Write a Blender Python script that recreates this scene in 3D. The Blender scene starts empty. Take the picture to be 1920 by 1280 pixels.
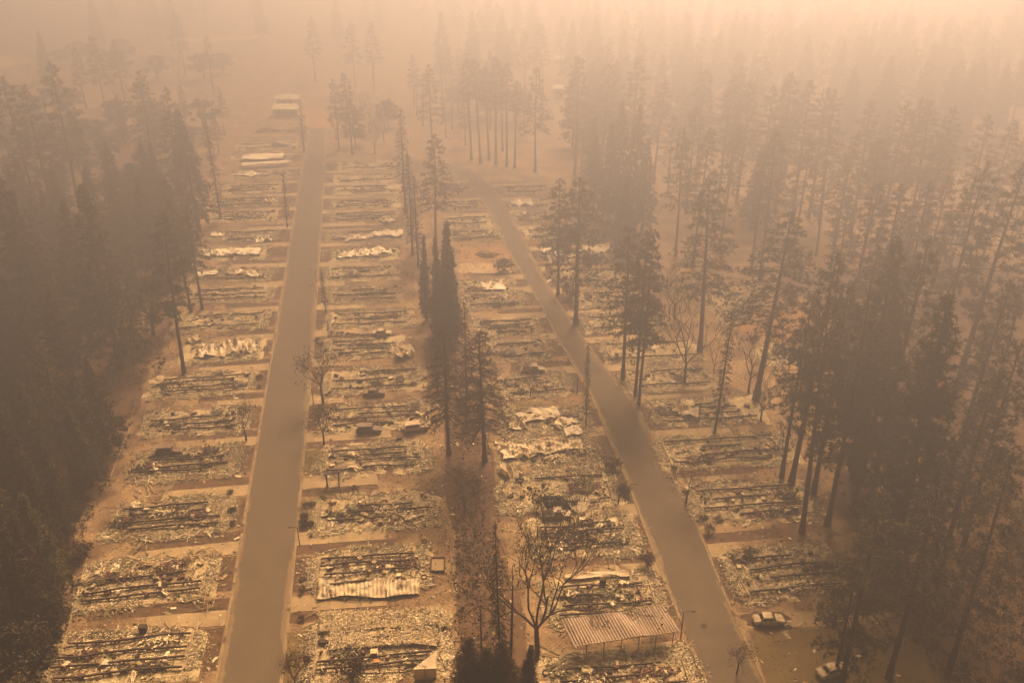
import bpy, math, random
import numpy as np
random.seed(7); rng=np.random.default_rng(7)
sc=bpy.context.scene
# ---------------------------------------------------------------- camera, light, sky
F=1680.0; PITCH=math.radians(27.35); H=95.0
cam_d=bpy.data.cameras.new('camera'); cam=bpy.data.objects.new('camera',cam_d); sc.collection.objects.link(cam)
cam_d.sensor_width=36; cam_d.lens=F/1920*36; cam_d.clip_start=.5; cam_d.clip_end=8000
cam.location=(0,0,H); cam.rotation_euler=(math.pi/2-PITCH,0,0); sc.camera=cam
SUN_EL=math.radians(40); SUN_AZ=math.radians(14)          # azimuth from +Y towards +X
w=bpy.data.worlds.new('World'); sc.world=w; w.use_nodes=True
nt=w.node_tree; nt.nodes.clear()
sky=nt.nodes.new('ShaderNodeTexSky'); sky.sky_type='NISHITA'; sky.sun_disc=False
sky.sun_elevation=SUN_EL; sky.sun_rotation=SUN_AZ; sky.air_density=1.0; sky.dust_density=8; sky.ozone_density=0
tint=nt.nodes.new('ShaderNodeMixRGB'); tint.blend_type='MULTIPLY'; tint.inputs[0].default_value=1
tint.inputs[2].default_value=(1,.72,.48,1)                 # smoke filters the blue out of the skylight
bg=nt.nodes.new('ShaderNodeBackground'); bg.inputs[1].default_value=.05
wo=nt.nodes.new('ShaderNodeOutputWorld')
nt.links.new(sky.outputs[0],tint.inputs[1]); nt.links.new(tint.outputs[0],bg.inputs[0]); nt.links.new(bg.outputs[0],wo.inputs[0])
sl=bpy.data.lights.new('sun','SUN'); sl.energy=5.0; sl.angle=math.radians(28); sl.color=(1,.75,.54)
so=bpy.data.objects.new('sun',sl); sc.collection.objects.link(so)
so.rotation_euler=(math.pi/2-SUN_EL,0,-SUN_AZ+math.pi); so.location=(0,0,300)
from mathutils import Vector
sd=Vector((math.sin(SUN_AZ)*math.cos(SUN_EL),math.cos(SUN_AZ)*math.cos(SUN_EL),math.sin(SUN_EL)))
so.rotation_euler=sd.to_track_quat('Z','Y').to_euler()
sc.view_settings.view_transform='Standard'; sc.view_settings.look='None'; sc.view_settings.gamma=1
sc.view_settings.exposure=1.60
HAZE_DENSITY=.0042; HAZE_G=.84; HAZE_COL=(1,.94,.92)
sc.cycles.use_denoising=True; sc.cycles.volume_bounces=0; sc.cycles.max_bounces=5; sc.cycles.diffuse_bounces=2

def G(px,py,h=0):
    a=(px-960)/F; b=(py-640)/F
    t=(H-h)/(math.sin(PITCH)+b*math.cos(PITCH))
    return np.array((a*t,t*(math.cos(PITCH)-b*math.sin(PITCH)),h))
# ---------------------------------------------------------------- helpers
class MB:
    def __init__(s): s.v=[];s.f=[];s.c=[];s.m=[];s.n=0
    def add(s,v,faces,mat=0):
        v=np.asarray(v,float).reshape(-1,3); faces=np.asarray(faces)
        s.v.append(v); s.f.append((faces+s.n).ravel()); s.c.append(np.full(len(faces),faces.shape[1]))
        s.m.append(np.broadcast_to(np.asarray(mat),(len(faces),)).copy()); s.n+=len(v)
    def tube(s,P,R,k=6,mat=0,cap=True):
        P=np.asarray(P,float); n=len(P); R=np.broadcast_to(np.asarray(R,float),(n,))
        T=np.gradient(P,axis=0); T/=np.linalg.norm(T,axis=1)[:,None]+1e-9
        ref=np.where(np.abs(T[:,2:3])>.9,np.array([[1.,0,0]]),np.array([[0,0,1.]]))
        if abs(T[0,2])>.9: ref=np.tile([1.,0,0],(n,1))
        U=np.cross(T,ref); U/=np.linalg.norm(U,axis=1)[:,None]+1e-9; W=np.cross(T,U)
        a=np.arange(k)*2*np.pi/k
        V=P[:,None]+R[:,None,None]*(U[:,None]*np.cos(a)[None,:,None]+W[:,None]*np.sin(a)[None,:,None])
        i,j=np.meshgrid(np.arange(n-1),np.arange(k),indexing='ij'); j2=(j+1)%k
        s.add(V,np.stack([i*k+j,i*k+j2,(i+1)*k+j2,(i+1)*k+j],-1).reshape(-1,4),mat)
        if cap: s.add(V[-1],[list(range(k))],mat)
    def box(s,c,size,yaw=0,tilt=0,mat=0):
        s.boxes(np.array([c],float),np.array([size],float),np.array([yaw],float),np.array([tilt],float),mat)
    def boxes(s,C,S,yaw,tilt=None,mat=0,roll=None):
        n=len(C); q=np.array([[x,y,z] for z in(-.5,.5) for y in(-.5,.5) for x in(-.5,.5)])
        V=q[None]*S[:,None]
        if roll is not None:
            c,t=np.cos(roll)[:,None],np.sin(roll)[:,None]; y=V[...,1]*c-V[...,2]*t; z=V[...,1]*t+V[...,2]*c; V=np.stack([V[...,0],y,z],-1)
        if tilt is not None:
            c,t=np.cos(tilt)[:,None],np.sin(tilt)[:,None]; x=V[...,0]*c-V[...,2]*t; z=V[...,0]*t+V[...,2]*c; V=np.stack([x,V[...,1],z],-1)
        c,t=np.cos(yaw)[:,None],np.sin(yaw)[:,None]; V=np.stack([V[...,0]*c-V[...,1]*t,V[...,0]*t+V[...,1]*c,V[...,2]],-1)
        V=V+C[:,None]
        q=np.array([[0,2,3,1],[4,5,7,6],[0,1,5,4],[2,6,7,3],[0,4,6,2],[1,3,7,5]])
        s.add(V,(q[None]+8*np.arange(n)[:,None,None]).reshape(-1,4),np.repeat(np.broadcast_to(np.asarray(mat),(n,)),6))
    def blades(s,C,D,L,W,mat=0):            # needle / leaf blades: thin triangles
        n=len(C); D=D/(np.linalg.norm(D,axis=1)[:,None]+1e-9)
        r=rng.normal(size=(n,3)); U=np.cross(D,r); U/=np.linalg.norm(U,axis=1)[:,None]+1e-9
        L=np.broadcast_to(L,(n,))[:,None]; W=np.broadcast_to(W,(n,))[:,None]
        V=np.stack([C+U*W*.5,C-U*W*.5,C+D*L],1)
        s.add(V,np.arange(3*n).reshape(-1,3),mat)
    def leaves(s,C,size,mat=0):
        n=len(C); A=rng.normal(size=(n,3)); A/=np.linalg.norm(A,axis=1)[:,None]; B=np.cross(A,rng.normal(size=(n,3))); B/=np.linalg.norm(B,axis=1)[:,None]
        z=np.broadcast_to(size,(n,))[:,None]*.5
        s.add(np.stack([C-A*z,C-B*z*.7,C+A*z,C+B*z*.7],1),np.arange(4*n).reshape(-1,4),mat)
    def prism(s,poly,z0,z1,mat=0):
        p=np.asarray(poly,float)[:,:2]; n=len(p)
        s.add(np.c_[p,np.full(n,z1)],[list(range(n))],mat)
        V=np.r_[np.c_[p,np.full(n,z0)],np.c_[p,np.full(n,z1)]]
        s.add(V,[[i,(i+1)%n,n+(i+1)%n,n+i] for i in range(n)],mat)
    def mesh(s,name,mats,smooth=False):
        V=np.concatenate(s.v); L=np.concatenate(s.f).astype(np.int32); c=np.concatenate(s.c).astype(np.int32); m=np.concatenate(s.m).astype(np.int32)
        me=bpy.data.meshes.new(name); me.vertices.add(len(V)); me.vertices.foreach_set('co',V.ravel().astype(np.float32))
        me.loops.add(len(L)); me.loops.foreach_set('vertex_index',L)
        me.polygons.add(len(c)); me.polygons.foreach_set('loop_start',np.r_[0,np.cumsum(c)[:-1]].astype(np.int32)); me.polygons.foreach_set('loop_total',c)
        me.polygons.foreach_set('material_index',m); me.polygons.foreach_set('use_smooth',np.full(len(c),smooth))
        for x in (mats if isinstance(mats,(list,tuple)) else [mats]): me.materials.append(x)
        me.update(calc_edges=True); return me
def link(name,me,parent=None,loc=(0,0,0),rz=0,label=None,cat=None,group=None,kind=None):
    o=bpy.data.objects.new(name,me); sc.collection.objects.link(o); o.location=loc; o.rotation_euler=(0,0,rz)
    if parent is not None: o.parent=parent
    if label: o['label']=label
    if cat: o['category']=cat
    if group: o['group']=group
    if kind: o['kind']=kind
    return o
def thing(name,label,cat,loc,rz=0,group=None): return link(name,None,None,tuple(float(x) for x in loc),rz,label,cat,group)

WARM=(1.0,.83,.50)      # scorched tinge plus the orange light cast, put into every material colour
def mat(name,c1,c2=None,scale=1.0,rough=.9,c3=None,scale3=8.0,bump=0,bscale=6,rnd=0,metal=0,detail=5,lo=.35,hi=.65,t3=.62):
    m=bpy.data.materials.new(name); m.use_nodes=True; n=m.node_tree.nodes; l=m.node_tree.links
    wm=lambda c:tuple(a*b for a,b in zip(c,WARM)) if c else None
    c1,c2,c3=wm(c1),wm(c2),wm(c3)
    b=n['Principled BSDF']; b.inputs['Roughness'].default_value=rough; b.inputs['Metallic'].default_value=metal
    b.inputs['Specular IOR Level'].default_value=.25
    co=n.new('ShaderNodeNewGeometry').outputs['Position']
    def noise(sca,det=detail):
        t=n.new('ShaderNodeTexNoise'); t.inputs['Scale'].default_value=sca; t.inputs['Detail'].default_value=det; t.inputs['Roughness'].default_value=.62; l.new(co,t.inputs['Vector']); return t.outputs['Fac']
    def ramp(f,a,b_):
        r=n.new('ShaderNodeMapRange'); r.inputs[1].default_value=a; r.inputs[2].default_value=b_; l.new(f,r.inputs[0]); return r.outputs[0]
    def mix(f,a,b_):
        x=n.new('ShaderNodeMixRGB'); l.new(f,x.inputs[0])
        for k,y in((1,a),(2,b_)):
            if isinstance(y,tuple): x.inputs[k].default_value=(*y,1)
            else: l.new(y,x.inputs[k])
        return x.outputs[0]
    col=c1
    if c2: col=mix(ramp(noise(scale),lo,hi),c1,c2)
    if c3: col=mix(ramp(noise(scale3),t3,t3+.06),col,c3)
    if rnd:
        oi=n.new('ShaderNodeObjectInfo'); hs=n.new('ShaderNodeHueSaturation')
        r=n.new('ShaderNodeMapRange'); r.inputs[3].default_value=1-rnd; r.inputs[4].default_value=1+rnd; l.new(oi.outputs['Random'],r.inputs[0]); l.new(r.outputs[0],hs.inputs['Value'])
        r2=n.new('ShaderNodeMapRange'); r2.inputs[3].default_value=.5-rnd*.06; r2.inputs[4].default_value=.5+rnd*.05; l.new(oi.outputs['Random'],r2.inputs[0]); l.new(r2.outputs[0],hs.inputs['Hue'])
        if isinstance(col,tuple): hs.inputs['Color'].default_value=(*col,1)
        else: l.new(col,hs.inputs['Color'])
        col=hs.outputs[0]
    if isinstance(col,tuple): b.inputs['Base Color'].default_value=(*col,1)
    else: l.new(col,b.inputs['Base Color'])
    if bump:
        bp=n.new('ShaderNodeBump'); bp.inputs['Strength'].default_value=bump; bp.inputs['Distance'].default_value=.3; l.new(noise(bscale),bp.inputs['Height']); l.new(bp.outputs[0],b.inputs['Normal'])
    return m
M={}
M['ground']=mat('burnt_soil',(.14,.092,.06),(.32,.235,.155),.16,1,(.07,.048,.033),.9,.6,2.5,t3=.6,lo=.40,hi=.60)
M['asphalt']=mat('dusty_asphalt',(.105,.085,.066),(.140,.112,.086),.22,.95,(.20,.17,.14),5,.2,14,t3=.70,lo=.3,hi=.7,detail=9)
M['kerb']=mat('kerb_concrete',(.20,.155,.11),(.32,.26,.19),.5,.95,(.10,.075,.05),.35,t3=.56)
M['drive']=mat('driveway_concrete',(.40,.32,.225),(.28,.22,.15),.35,.95,(.15,.11,.08),1.6,t3=.66)
M['slab']=mat('pale_concrete',(.5,.39,.27),(.4,.3,.2),.3,.95,(.2,.14,.1),1.2,t3=.68)
M['yard']=mat('scorched_lawn',(.075,.048,.028),(.14,.09,.052),.6,1,(.04,.03,.018),2.2,.5,6)
M['redsoil']=mat('red_brown_soil',(.14,.085,.055),(.095,.062,.042),.4,1,(.2,.15,.1),1.8,.4,5,t3=.68)
M['grass']=mat('dry_grass',(.19,.145,.07),(.13,.095,.05),.25,1,(.2,.16,.09),2.,.5,8)
M['bare']=mat('cleared_orange_soil',(.36,.21,.11),(.28,.17,.09),.2,1,bump=.3)
M['rubble']=mat('ash_bed',(.60,.52,.39),(.38,.32,.22),.9,1,(.12,.09,.06),3.2,.5,5,t3=.64)
M['palerubble']=mat('pale_ash_bed',(.62,.53,.41),(.42,.35,.26),.9,1,(.16,.13,.09),2.6,.8,6,t3=.64)
M['darkrubble']=mat('dark_ash_bed',(.19,.15,.10),(.34,.28,.19),.8,1,(.05,.04,.028),2.6,.8,5,t3=.57)
M['ash']=mat('ash_chip',(.80,.74,.64),(.55,.49,.40),.9,.9)
M['tan']=mat('tan_chip',(.40,.32,.22),(.28,.22,.14),.9,.9)
M['char']=mat('charcoal',(.035,.028,.02),(.07,.05,.035),1.5,.9)
M['rust']=mat('rusty_steel',(.16,.075,.04),(.08,.045,.03),1.2,.8)
M['green']=mat('grey_green_chip',(.21,.20,.135),(.15,.15,.095),1,.9)
M['beam']=mat('burnt_beam_steel',(.045,.03,.02),(.085,.05,.03),.8,.8)
M['sheet']=mat('scorched_sheet_metal',(.66,.58,.45),(.42,.34,.24),.5,.55,(.13,.10,.07),.9,.2,3,t3=.6)
M['whitesheet']=mat('ash_white_sheet_metal',(.80,.74,.62),(.62,.55,.43),.4,.55,(.3,.24,.17),.8,.2,3,t3=.64)
M['ribroof']=mat('ribbed_roof_metal',(.62,.54,.40),(.36,.29,.19),.55,.5,(.15,.12,.08),1.0,.2,3,t3=.55)
M['roofrust']=mat('carport_roof_metal',(.34,.26,.19),(.22,.155,.11),.35,.5,(.5,.42,.33),.8,t3=.66)
M['post']=mat('post_paint',(.2,.15,.1),(.08,.06,.045),2,.8)
M['palepole']=mat('pale_pole',(.5,.42,.3),(.32,.25,.17),1,.8)
M['bark']=mat('pine_bark',(.085,.055,.036),(.04,.027,.019),.9,1,bump=.6,bscale=8,rnd=.2)
M['burntbark']=mat('burnt_bark',(.035,.024,.018),(.065,.042,.028),.8,1,bump=.6,bscale=8)
M['greybark']=mat('grey_bark',(.10,.075,.05),(.055,.04,.028),1.2,1,bump=.4,bscale=8)
M['pine']=mat('pine_needles',(.034,.033,.013),(.085,.064,.024),.35,.85,rnd=.35)
M['scorch']=mat('scorched_needles',(.085,.048,.018),(.045,.035,.014),.35,.9,rnd=.35)
M['burnt']=mat('burnt_needles',(.055,.032,.018),(.09,.05,.028),.5,.95,rnd=.2)
M['cypress']=mat('cypress_foliage',(.085,.055,.032),(.05,.036,.022),.6,.95,rnd=.2)
M['oak']=mat('oak_leaves',(.055,.040,.018),(.035,.028,.013),.25,.9,rnd=.3)
M['vase']=mat('olive_leaves',(.10,.085,.03),(.06,.05,.02),.7,.9)
M['carash']=mat('burnt_car_panel',(.66,.58,.47),(.34,.26,.19),1.6,.7,(.06,.045,.03),2.1,t3=.66)
M['cardark']=mat('burnt_dark_panel',(.10,.075,.055),(.26,.19,.14),1.5,.7)
M['truckpaint']=mat('tan_truck_panel',(.48,.39,.28),(.30,.23,.16),1.2,.6)
M['soot']=mat('soot',(.02,.016,.012),rough=.95)
M['wall']=mat('white_siding',(.78,.70,.6),(.68,.6,.5),.5,.8)
M['orange']=mat('scorched_orange_enamel',(.5,.26,.07),(.34,.17,.06),1.5,.7)
M['cream']=mat('cream_enamel',(.72,.6,.42),(.55,.42,.28),1.5,.6)
M['glass']=mat('dark_window',(.10,.085,.07),rough=.3)
# ---------------------------------------------------------------- ground, roads
mb=MB(); xs=np.r_[-3200,-1500,np.linspace(-700,700,57),1500,3200]; ys=np.r_[-1200,-300,np.linspace(0,1000,41),1700,3600]
X,Y=np.meshgrid(xs,ys); nx,ny=len(xs),len(ys)
i,j=np.meshgrid(np.arange(ny-1),np.arange(nx-1),indexing='ij')
mb.add(np.stack([X,Y,0*X],-1),np.stack([i*nx+j,i*nx+j+1,(i+1)*nx+j+1,(i+1)*nx+j],-1).reshape(-1,4))
link('ground',mb.mesh('ground',M['ground']),kind='structure')
R1=[(1500,336,476),(1280,409,526),(1180,426,535),(1080,443,546),(980,459,556),(880,476,565),(780,492,574),(680,509,584),(580,525,590),(480,541,597),(380,557,604),(280,573,609),(240,578,612)]
R2=[(1500,1412,1532),(1280,1328,1431),(1100,1253,1350),(1000,1215,1312),(900,1178,1262),(820,1142,1219),(780,1127,1203),(740,1109,1178),(700,1086,1140),(640,1050,1096),(560,1009,1040),(480,960,997),(430,932,969),(400,918,955),(370,902,935),(345,880,918)]
def dens(P,n=6):
    P=np.array(P); o=[]
    for a,b in zip(P[:-1],P[1:]):
        for k in range(n): o.append(a+(b-a)*k/n)
    o.append(P[-1]); P=np.array(o)
    for _ in range(6): P[1:-1]=(P[:-2]+2*P[1:-1]+P[2:])/4
    return P
def edges(R): return dens([G(l,y)[:2] for y,l,r in R]),dens([G(r,y)[:2] for y,l,r in R])
E1L,E1R=edges(R1); E2L,E2R=edges(R2)
# the curving street bends left at its far end
tl=[G(*q)[:2] for q in[(857,327),(800,322),(740,318)]]; tr=[G(*q)[:2] for q in[(900,330),(860,312),(800,306),(740,303)]]
E2Lx=np.r_[E2L[:-4],tl]; E2Rx=np.r_[E2R[:-2],tr]
def strip(name,A,B,z,m,kind='structure'):
    mb=MB(); n=min(len(A),len(B)); 
    A=A[np.linspace(0,len(A)-1,n).round().astype(int)]; B=B[np.linspace(0,len(B)-1,n).round().astype(int)]
    V=np.r_[np.c_[A,np.full(n,z)],np.c_[B,np.full(n,z)]]
    mb.add(V,[[k,n+k,n+k+1,k+1] for k in range(n-1)]); return link(name,mb.mesh(name,m),kind=kind)
strip('road',E1L,E1R,.02,M['asphalt']); strip('road',E2Lx,E2Rx,.02,M['asphalt'])
def kerb(E,w,name='kerb'):
    T=np.gradient(E,axis=0); T/=np.linalg.norm(T,axis=1)[:,None]; N=np.c_[T[:,1],-T[:,0]]*w
    mb=MB(); n=len(E); V=np.r_[np.c_[E,np.full(n,.01)],np.c_[E,np.full(n,.10)],np.c_[E+N,np.full(n,.10)],np.c_[E+N,np.full(n,-.02)]]
    fs=[]
    for r in range(3): fs+=[[r*n+k,r*n+k+1,(r+1)*n+k+1,(r+1)*n+k] for k in range(n-1)]
    mb.add(V,fs); link(name,mb.mesh(name,M['kerb']),kind='structure')
kerb(E1L,-.36); kerb(E1R,.42); kerb(E2L[:-6],-.40); kerb(E2R[:-6],.35)
def ex(E,y): 
    o=np.argsort(E[:,1]); return float(np.interp(y,E[o,1],E[o,0]))
# turning area of pale soil at the far end of the straight street, service track by the left forest
def sheet(name,px,z,m,kind='structure'):
    mb=MB(); p=np.array([G(*q)[:2] for q in px]); mb.add(np.c_[p,np.full(len(p),z)],[list(range(len(p)))]); return link(name,mb.mesh(name,m),kind=kind)
def floor(name,poly,m,z=.004,amp=2.0):
    P=[];n=len(poly)
    for a,b in zip(poly,poly[1:]+poly[:1]):
        a,b=np.array(a[:2]),np.array(b[:2]); k=max(2,int(np.hypot(*(b-a))/4))
        for q in range(k): P.append(a+(b-a)*q/k+rng.normal(0,amp*.5,2))
    mb=MB(); mb.add(np.c_[np.array(P),np.full(len(P),z)],[list(range(len(P)))]); link(name,mb.mesh(name,m),kind='structure')
g0=lambda x,y:tuple(G(x,y)[:2])
floor('forest_floor',[g0(60,1320),g0(125,1080),g0(185,940),g0(230,830),g0(280,700),g0(325,590),g0(358,480),g0(375,400),g0(380,250),(-260,420),(-190,60)],M['redsoil'])
floor('forest_floor',[g0(1790,1330),g0(1735,1230),g0(1600,1010),g0(1550,900),g0(1600,800),g0(1540,660),g0(1700,560),g0(1930,540),(260,240),(220,60)],M['redsoil'])
floor('ravine_floor',[g0(835,1330),g0(868,1120),g0(850,980),g0(838,880),g0(822,760),g0(800,640),g0(790,520),g0(840,520),g0(872,640),g0(905,780),g0(930,880),g0(938,1000),g0(960,1120),g0(1010,1330)],M['redsoil'],amp=1.4)
def drift(E,sgn):
    T=np.gradient(E,axis=0); T/=np.linalg.norm(T,axis=1)[:,None]; N=np.c_[T[:,1],-T[:,0]]*sgn
    E2=np.repeat(E,4,axis=0)[:-3]; E2=np.stack([np.interp(np.linspace(0,len(E)-1,len(E)*6),np.arange(len(E)),E[:,q]) for q in(0,1)],-1); N2=np.stack([np.interp(np.linspace(0,len(E)-1,len(E)*6),np.arange(len(E)),N[:,q]) for q in(0,1)],-1)
    w_=np.clip(np.cumsum(rng.normal(0,.16,len(E2))),-9,9); w_=np.clip(.35+.35*np.sin(w_*1.7)+rng.normal(0,.12,len(E2)),.02,1.1)[:,None]; n=len(E2)
    mb=MB(); mb.add(np.r_[np.c_[E2,np.full(n,.028)],np.c_[E2+N2*w_,np.full(n,.026)]],[[k,n+k,n+k+1,k+1] for k in range(n-1)]); link('dust_drift',mb.mesh('dust_drift',M['yard2']),kind='structure')
M['yard2']=mat('road_dust',(.24,.185,.125),(.17,.13,.09),.6,1)
drift(E1L,1); drift(E1R,-1); drift(E2L[:-6],1); drift(E2R[:-6],-1)
sheet('path',[(566,240),(622,240),(640,222),(700,214),(640,207),(570,208),(575,222)],.012,M['bare'])
sheet('path',[(860,512),(960,512),(955,493),(862,493)],.012,M['slab'])
sheet('cleared_ground',[(862,490),(958,490),(952,464),(864,464)],.008,M['bare'])
sheet('grass',[(1404,1182),(1600,1172),(1720,1200),(1800,1290),(1500,1330),(1440,1290)],.008,M['grass'],kind='stuff')['label']='yellow-green dry grass strip below the driveway with the burnt sedan'
bpy.data.objects['grass']['category']='grass'
sheet('path',[(1386,1148),(1400,1177),(1590,1172),(1700,1150),(1690,1138),(1590,1146)],.016,M['drive'])
sheet('path',[(1000,1216),(1110,1218),(1270,1200),(1310,1235),(1306,1260),(1270,1225),(1120,1245),(1040,1240)],.012,M['drive'])
sheet('hillside_clearing',[(1490,500),(1640,505),(1640,470),(1560,455),(1500,470)],.008,M['bare'])
sheet('hillside_clearing',[(1330,600),(1450,640),(1560,640),(1540,590),(1400,540)],.008,M['bare'])
sheet('hillside_clearing',[(0,128),(70,118),(60,108),(0,106)],.02,M['slab'])
sheet('hillside_clearing',[(330,82),(520,72),(500,66),(330,74)],.02,M['slab'])
# ---------------------------------------------------------------- burnt homes
CH=[M['ash'],M['tan'],M['char'],M['rust'],M['green']]
def frag_mesh(L,W,n,pale=.5,big=1.0,ground=.12,bias=None):
    mb=MB()
    c=rng.uniform(-.5,.5,(n*2,2))*np.array([L+5,W+6.5])
    # clumpy density
    k=rng.uniform(-.5,.5,(11,2))*np.array([L+3,W+4]); s=rng.uniform(.6,2.2,11)
    d=np.zeros(len(c))
    for q,r in zip(k,s): d+=np.exp(-((c-q)**2).sum(1)/(2*r*r))
    edge=np.minimum((L+5)/2-abs(c[:,0]),(W+6.5)/2-abs(c[:,1])); d=(d*1.1+.35)*np.clip(edge/1.8,.06,1)
    c=c[np.argsort(-d*rng.uniform(.2,1,len(d)))[:n]]
    l=np.exp(rng.normal(-1.8,.55,n))*big; l=np.clip(l,.07,.8); w_=l*rng.uniform(.15,.6,n); t=rng.uniform(.015,.05,n)
    pl=rng.random(n)<.035; l[pl]=rng.uniform(.8,3.0,pl.sum()); w_[pl]=rng.uniform(.05,.11,pl.sum()); t[pl]=.05
    n_=n; ch=rng.choice(5,n,p=[pale*.62,.2+.18*(1-pale),.26*(1-pale)+.05+pale*.0,.06,1-(pale*.62+.2+.18*(1-pale)+.26*(1-pale)+.05+.06)])
    ti=rng.normal(0,.35,n); ti[pl]*=.2
    mb.boxes(np.c_[c,ground+rng.uniform(0,.07,n)],np.c_[l,w_,t],rng.normal(0,.55,n)+(rng.random(n)<.25)*1.6,ti*.5,ch,rng.normal(0,.15,n))
    # bent scraps of sheet metal, whole and torn
    for _ in range(int(rng.integers(4,13))):
        a,b=rng.uniform(.6,2.6),rng.uniform(.4,1.4); u=np.linspace(-.5,.5,5); U,Vv=np.meshgrid(u,u); Z=rng.normal(0,.13,U.shape)+.25*np.sin(U*rng.uniform(2,7)+rng.uniform(0,6)); th=rng.uniform(0,3)
        X,Y=U*a+rng.normal(0,.07,U.shape),Vv*b+rng.normal(0,.06,U.shape); cx,cy=rng.uniform(-.5,.5)*L,rng.uniform(-.55,.55)*W
        P=np.stack([cx+X*math.cos(th)-Y*math.sin(th),cy+X*math.sin(th)+Y*math.cos(th),np.maximum(Z+.38,.13)],-1); i,j=np.meshgrid(np.arange(4),np.arange(4),indexing='ij'); f=np.stack([i*5+j,i*5+j+1,(i+1)*5+j+1,(i+1)*5+j],-1).reshape(-1,4)
        q=int(rng.choice([0,0,0,1,3,4])); mb.add(P,f,q); mb.add(P-np.array([0,0,.015]),f[:,::-1],q)
    # heaps: dark or pale clusters
    for _ in range(int(rng.integers(2,6))):
        k_=int(60+n*.02); c3=np.array([rng.uniform(-.45,.45)*L,rng.uniform(-.45,.45)*W])+rng.normal(0,1,(k_,2))*np.array([rng.uniform(.4,1.4),rng.uniform(.3,.8)]); q=rng.choice([2,2,0,4,3])
        mb.boxes(np.c_[c3,rng.uniform(.1,.6,k_)],np.c_[rng.uniform(.15,.6,k_),rng.uniform(.05,.25,k_),rng.uniform(.03,.12,k_)],rng.uniform(0,3,k_),rng.normal(0,.4,k_),np.where(rng.random(k_)<.75,q,rng.choice(5,k_)))
    # dark lumps and low twisted stubs
    m=max(4,n//600); c2=rng.uniform(-.46,.46,(m,2))*np.array([L,W])
    mb.boxes(np.c_[c2,np.full(m,.3)],np.c_[rng.uniform(.3,1.1,m),rng.uniform(.3,.7,m),rng.uniform(.3,.8,m)],rng.uniform(0,3,m),rng.normal(0,.2,m),rng.choice([2,2,3,1,0],m))
    for _ in range(max(2,min(14,n//500))):
        p=np.r_[rng.uniform(-.5,.5,2)*np.array([L,W]),.15]; P=[p]
        for q in range(5): P.append(P[-1]+np.array([rng.normal(0,.4),rng.normal(0,.4),rng.uniform(-.05,.22)]))
        mb.tube(P,.045,4,rng.choice([2,3,1]))
    return mb
def bed_mesh(L,W,step,m,edge=1.6):
    mb=MB(); nx=int((L+2*edge+1)/step)+1; ny=int((W+2*edge+1)/step)+1
    x=np.linspace(-(L/2+edge+.5),L/2+edge+.5,nx); y=np.linspace(-(W/2+edge+.5),W/2+edge+.5,ny); X,Y=np.meshgrid(x,y)
    ph=rng.uniform(0,6,8); wob=.5*np.sin(X*.7+ph[0])+.4*np.sin(X*1.9+ph[1])+.5*np.sin(Y*1.1+ph[2])+.35*np.sin(Y*2.7+X*1.3+ph[3])
    d=np.minimum(L/2+edge-abs(X),W/2+edge-abs(Y))+wob*1.3-.3
    Z=np.clip(d*.16,-.12,.14)+rng.normal(0,.035,X.shape)*(d>0)+.04*np.sin(X*1.6+ph[4])*np.sin(Y*2.1+ph[5])*(d>.5)
    i,j=np.meshgrid(np.arange(ny-1),np.arange(nx-1),indexing='ij')
    mb.add(np.stack([X,Y,Z],-1),np.stack([i*nx+j,i*nx+j+1,(i+1)*nx+j+1,(i+1)*nx+j],-1).reshape(-1,4)); return mb.mesh('ash_bed',m)
def beam_mesh(L,y,z=.55,seed=0,lo=0.,hi=1.):
    mb=MB(); n=14; x=np.linspace(-L/2+L*lo,-L/2+L*hi,n); ph=rng.uniform(0,6,3); am=rng.choice([.04,.08,.2])
    yy=y+am*np.sin(x*.45+ph[0])+.03*np.sin(x*1.3+ph[1]); zz=z+.08*np.sin(x*.6+ph[2])*rng.uniform(.3,1.6)
    # I-section: two flanges and a web as swept rectangles
    def sweep(w,h,dz):
        V=[]
        for a,b in((-w/2,-h/2),(w/2,-h/2),(w/2,h/2),(-w/2,h/2)): V.append(np.c_[x,yy+a,zz+dz+b])
        V=np.stack(V,1).reshape(-1,3); fs=[[k*4+q,k*4+(q+1)%4,(k+1)*4+(q+1)%4,(k+1)*4+q] for k in range(n-1) for q in range(4)]
        mb.add(V,fs+[[3,2,1,0],[n*4-4,n*4-3,n*4-2,n*4-1]],0)
    sweep(.17,.03,.13); sweep(.03,.23,0); sweep(.12,.03,-.13)
    for q in x[1:-1:2]: mb.box((q,np.interp(q,x,yy),z/2-.08),(.22,.3,max(.1,z-.2)),0,0,1)   # pier it rests on
    for q in x[::3]:
        s=rng.choice([-1,1]); mb.box((q,np.interp(q,x,yy)+s*.55,z+.02),(.05,1.0,.08),rng.normal(0,.08),0,0)
    return mb.mesh('beam',[M['beam'],M['char']])
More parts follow.
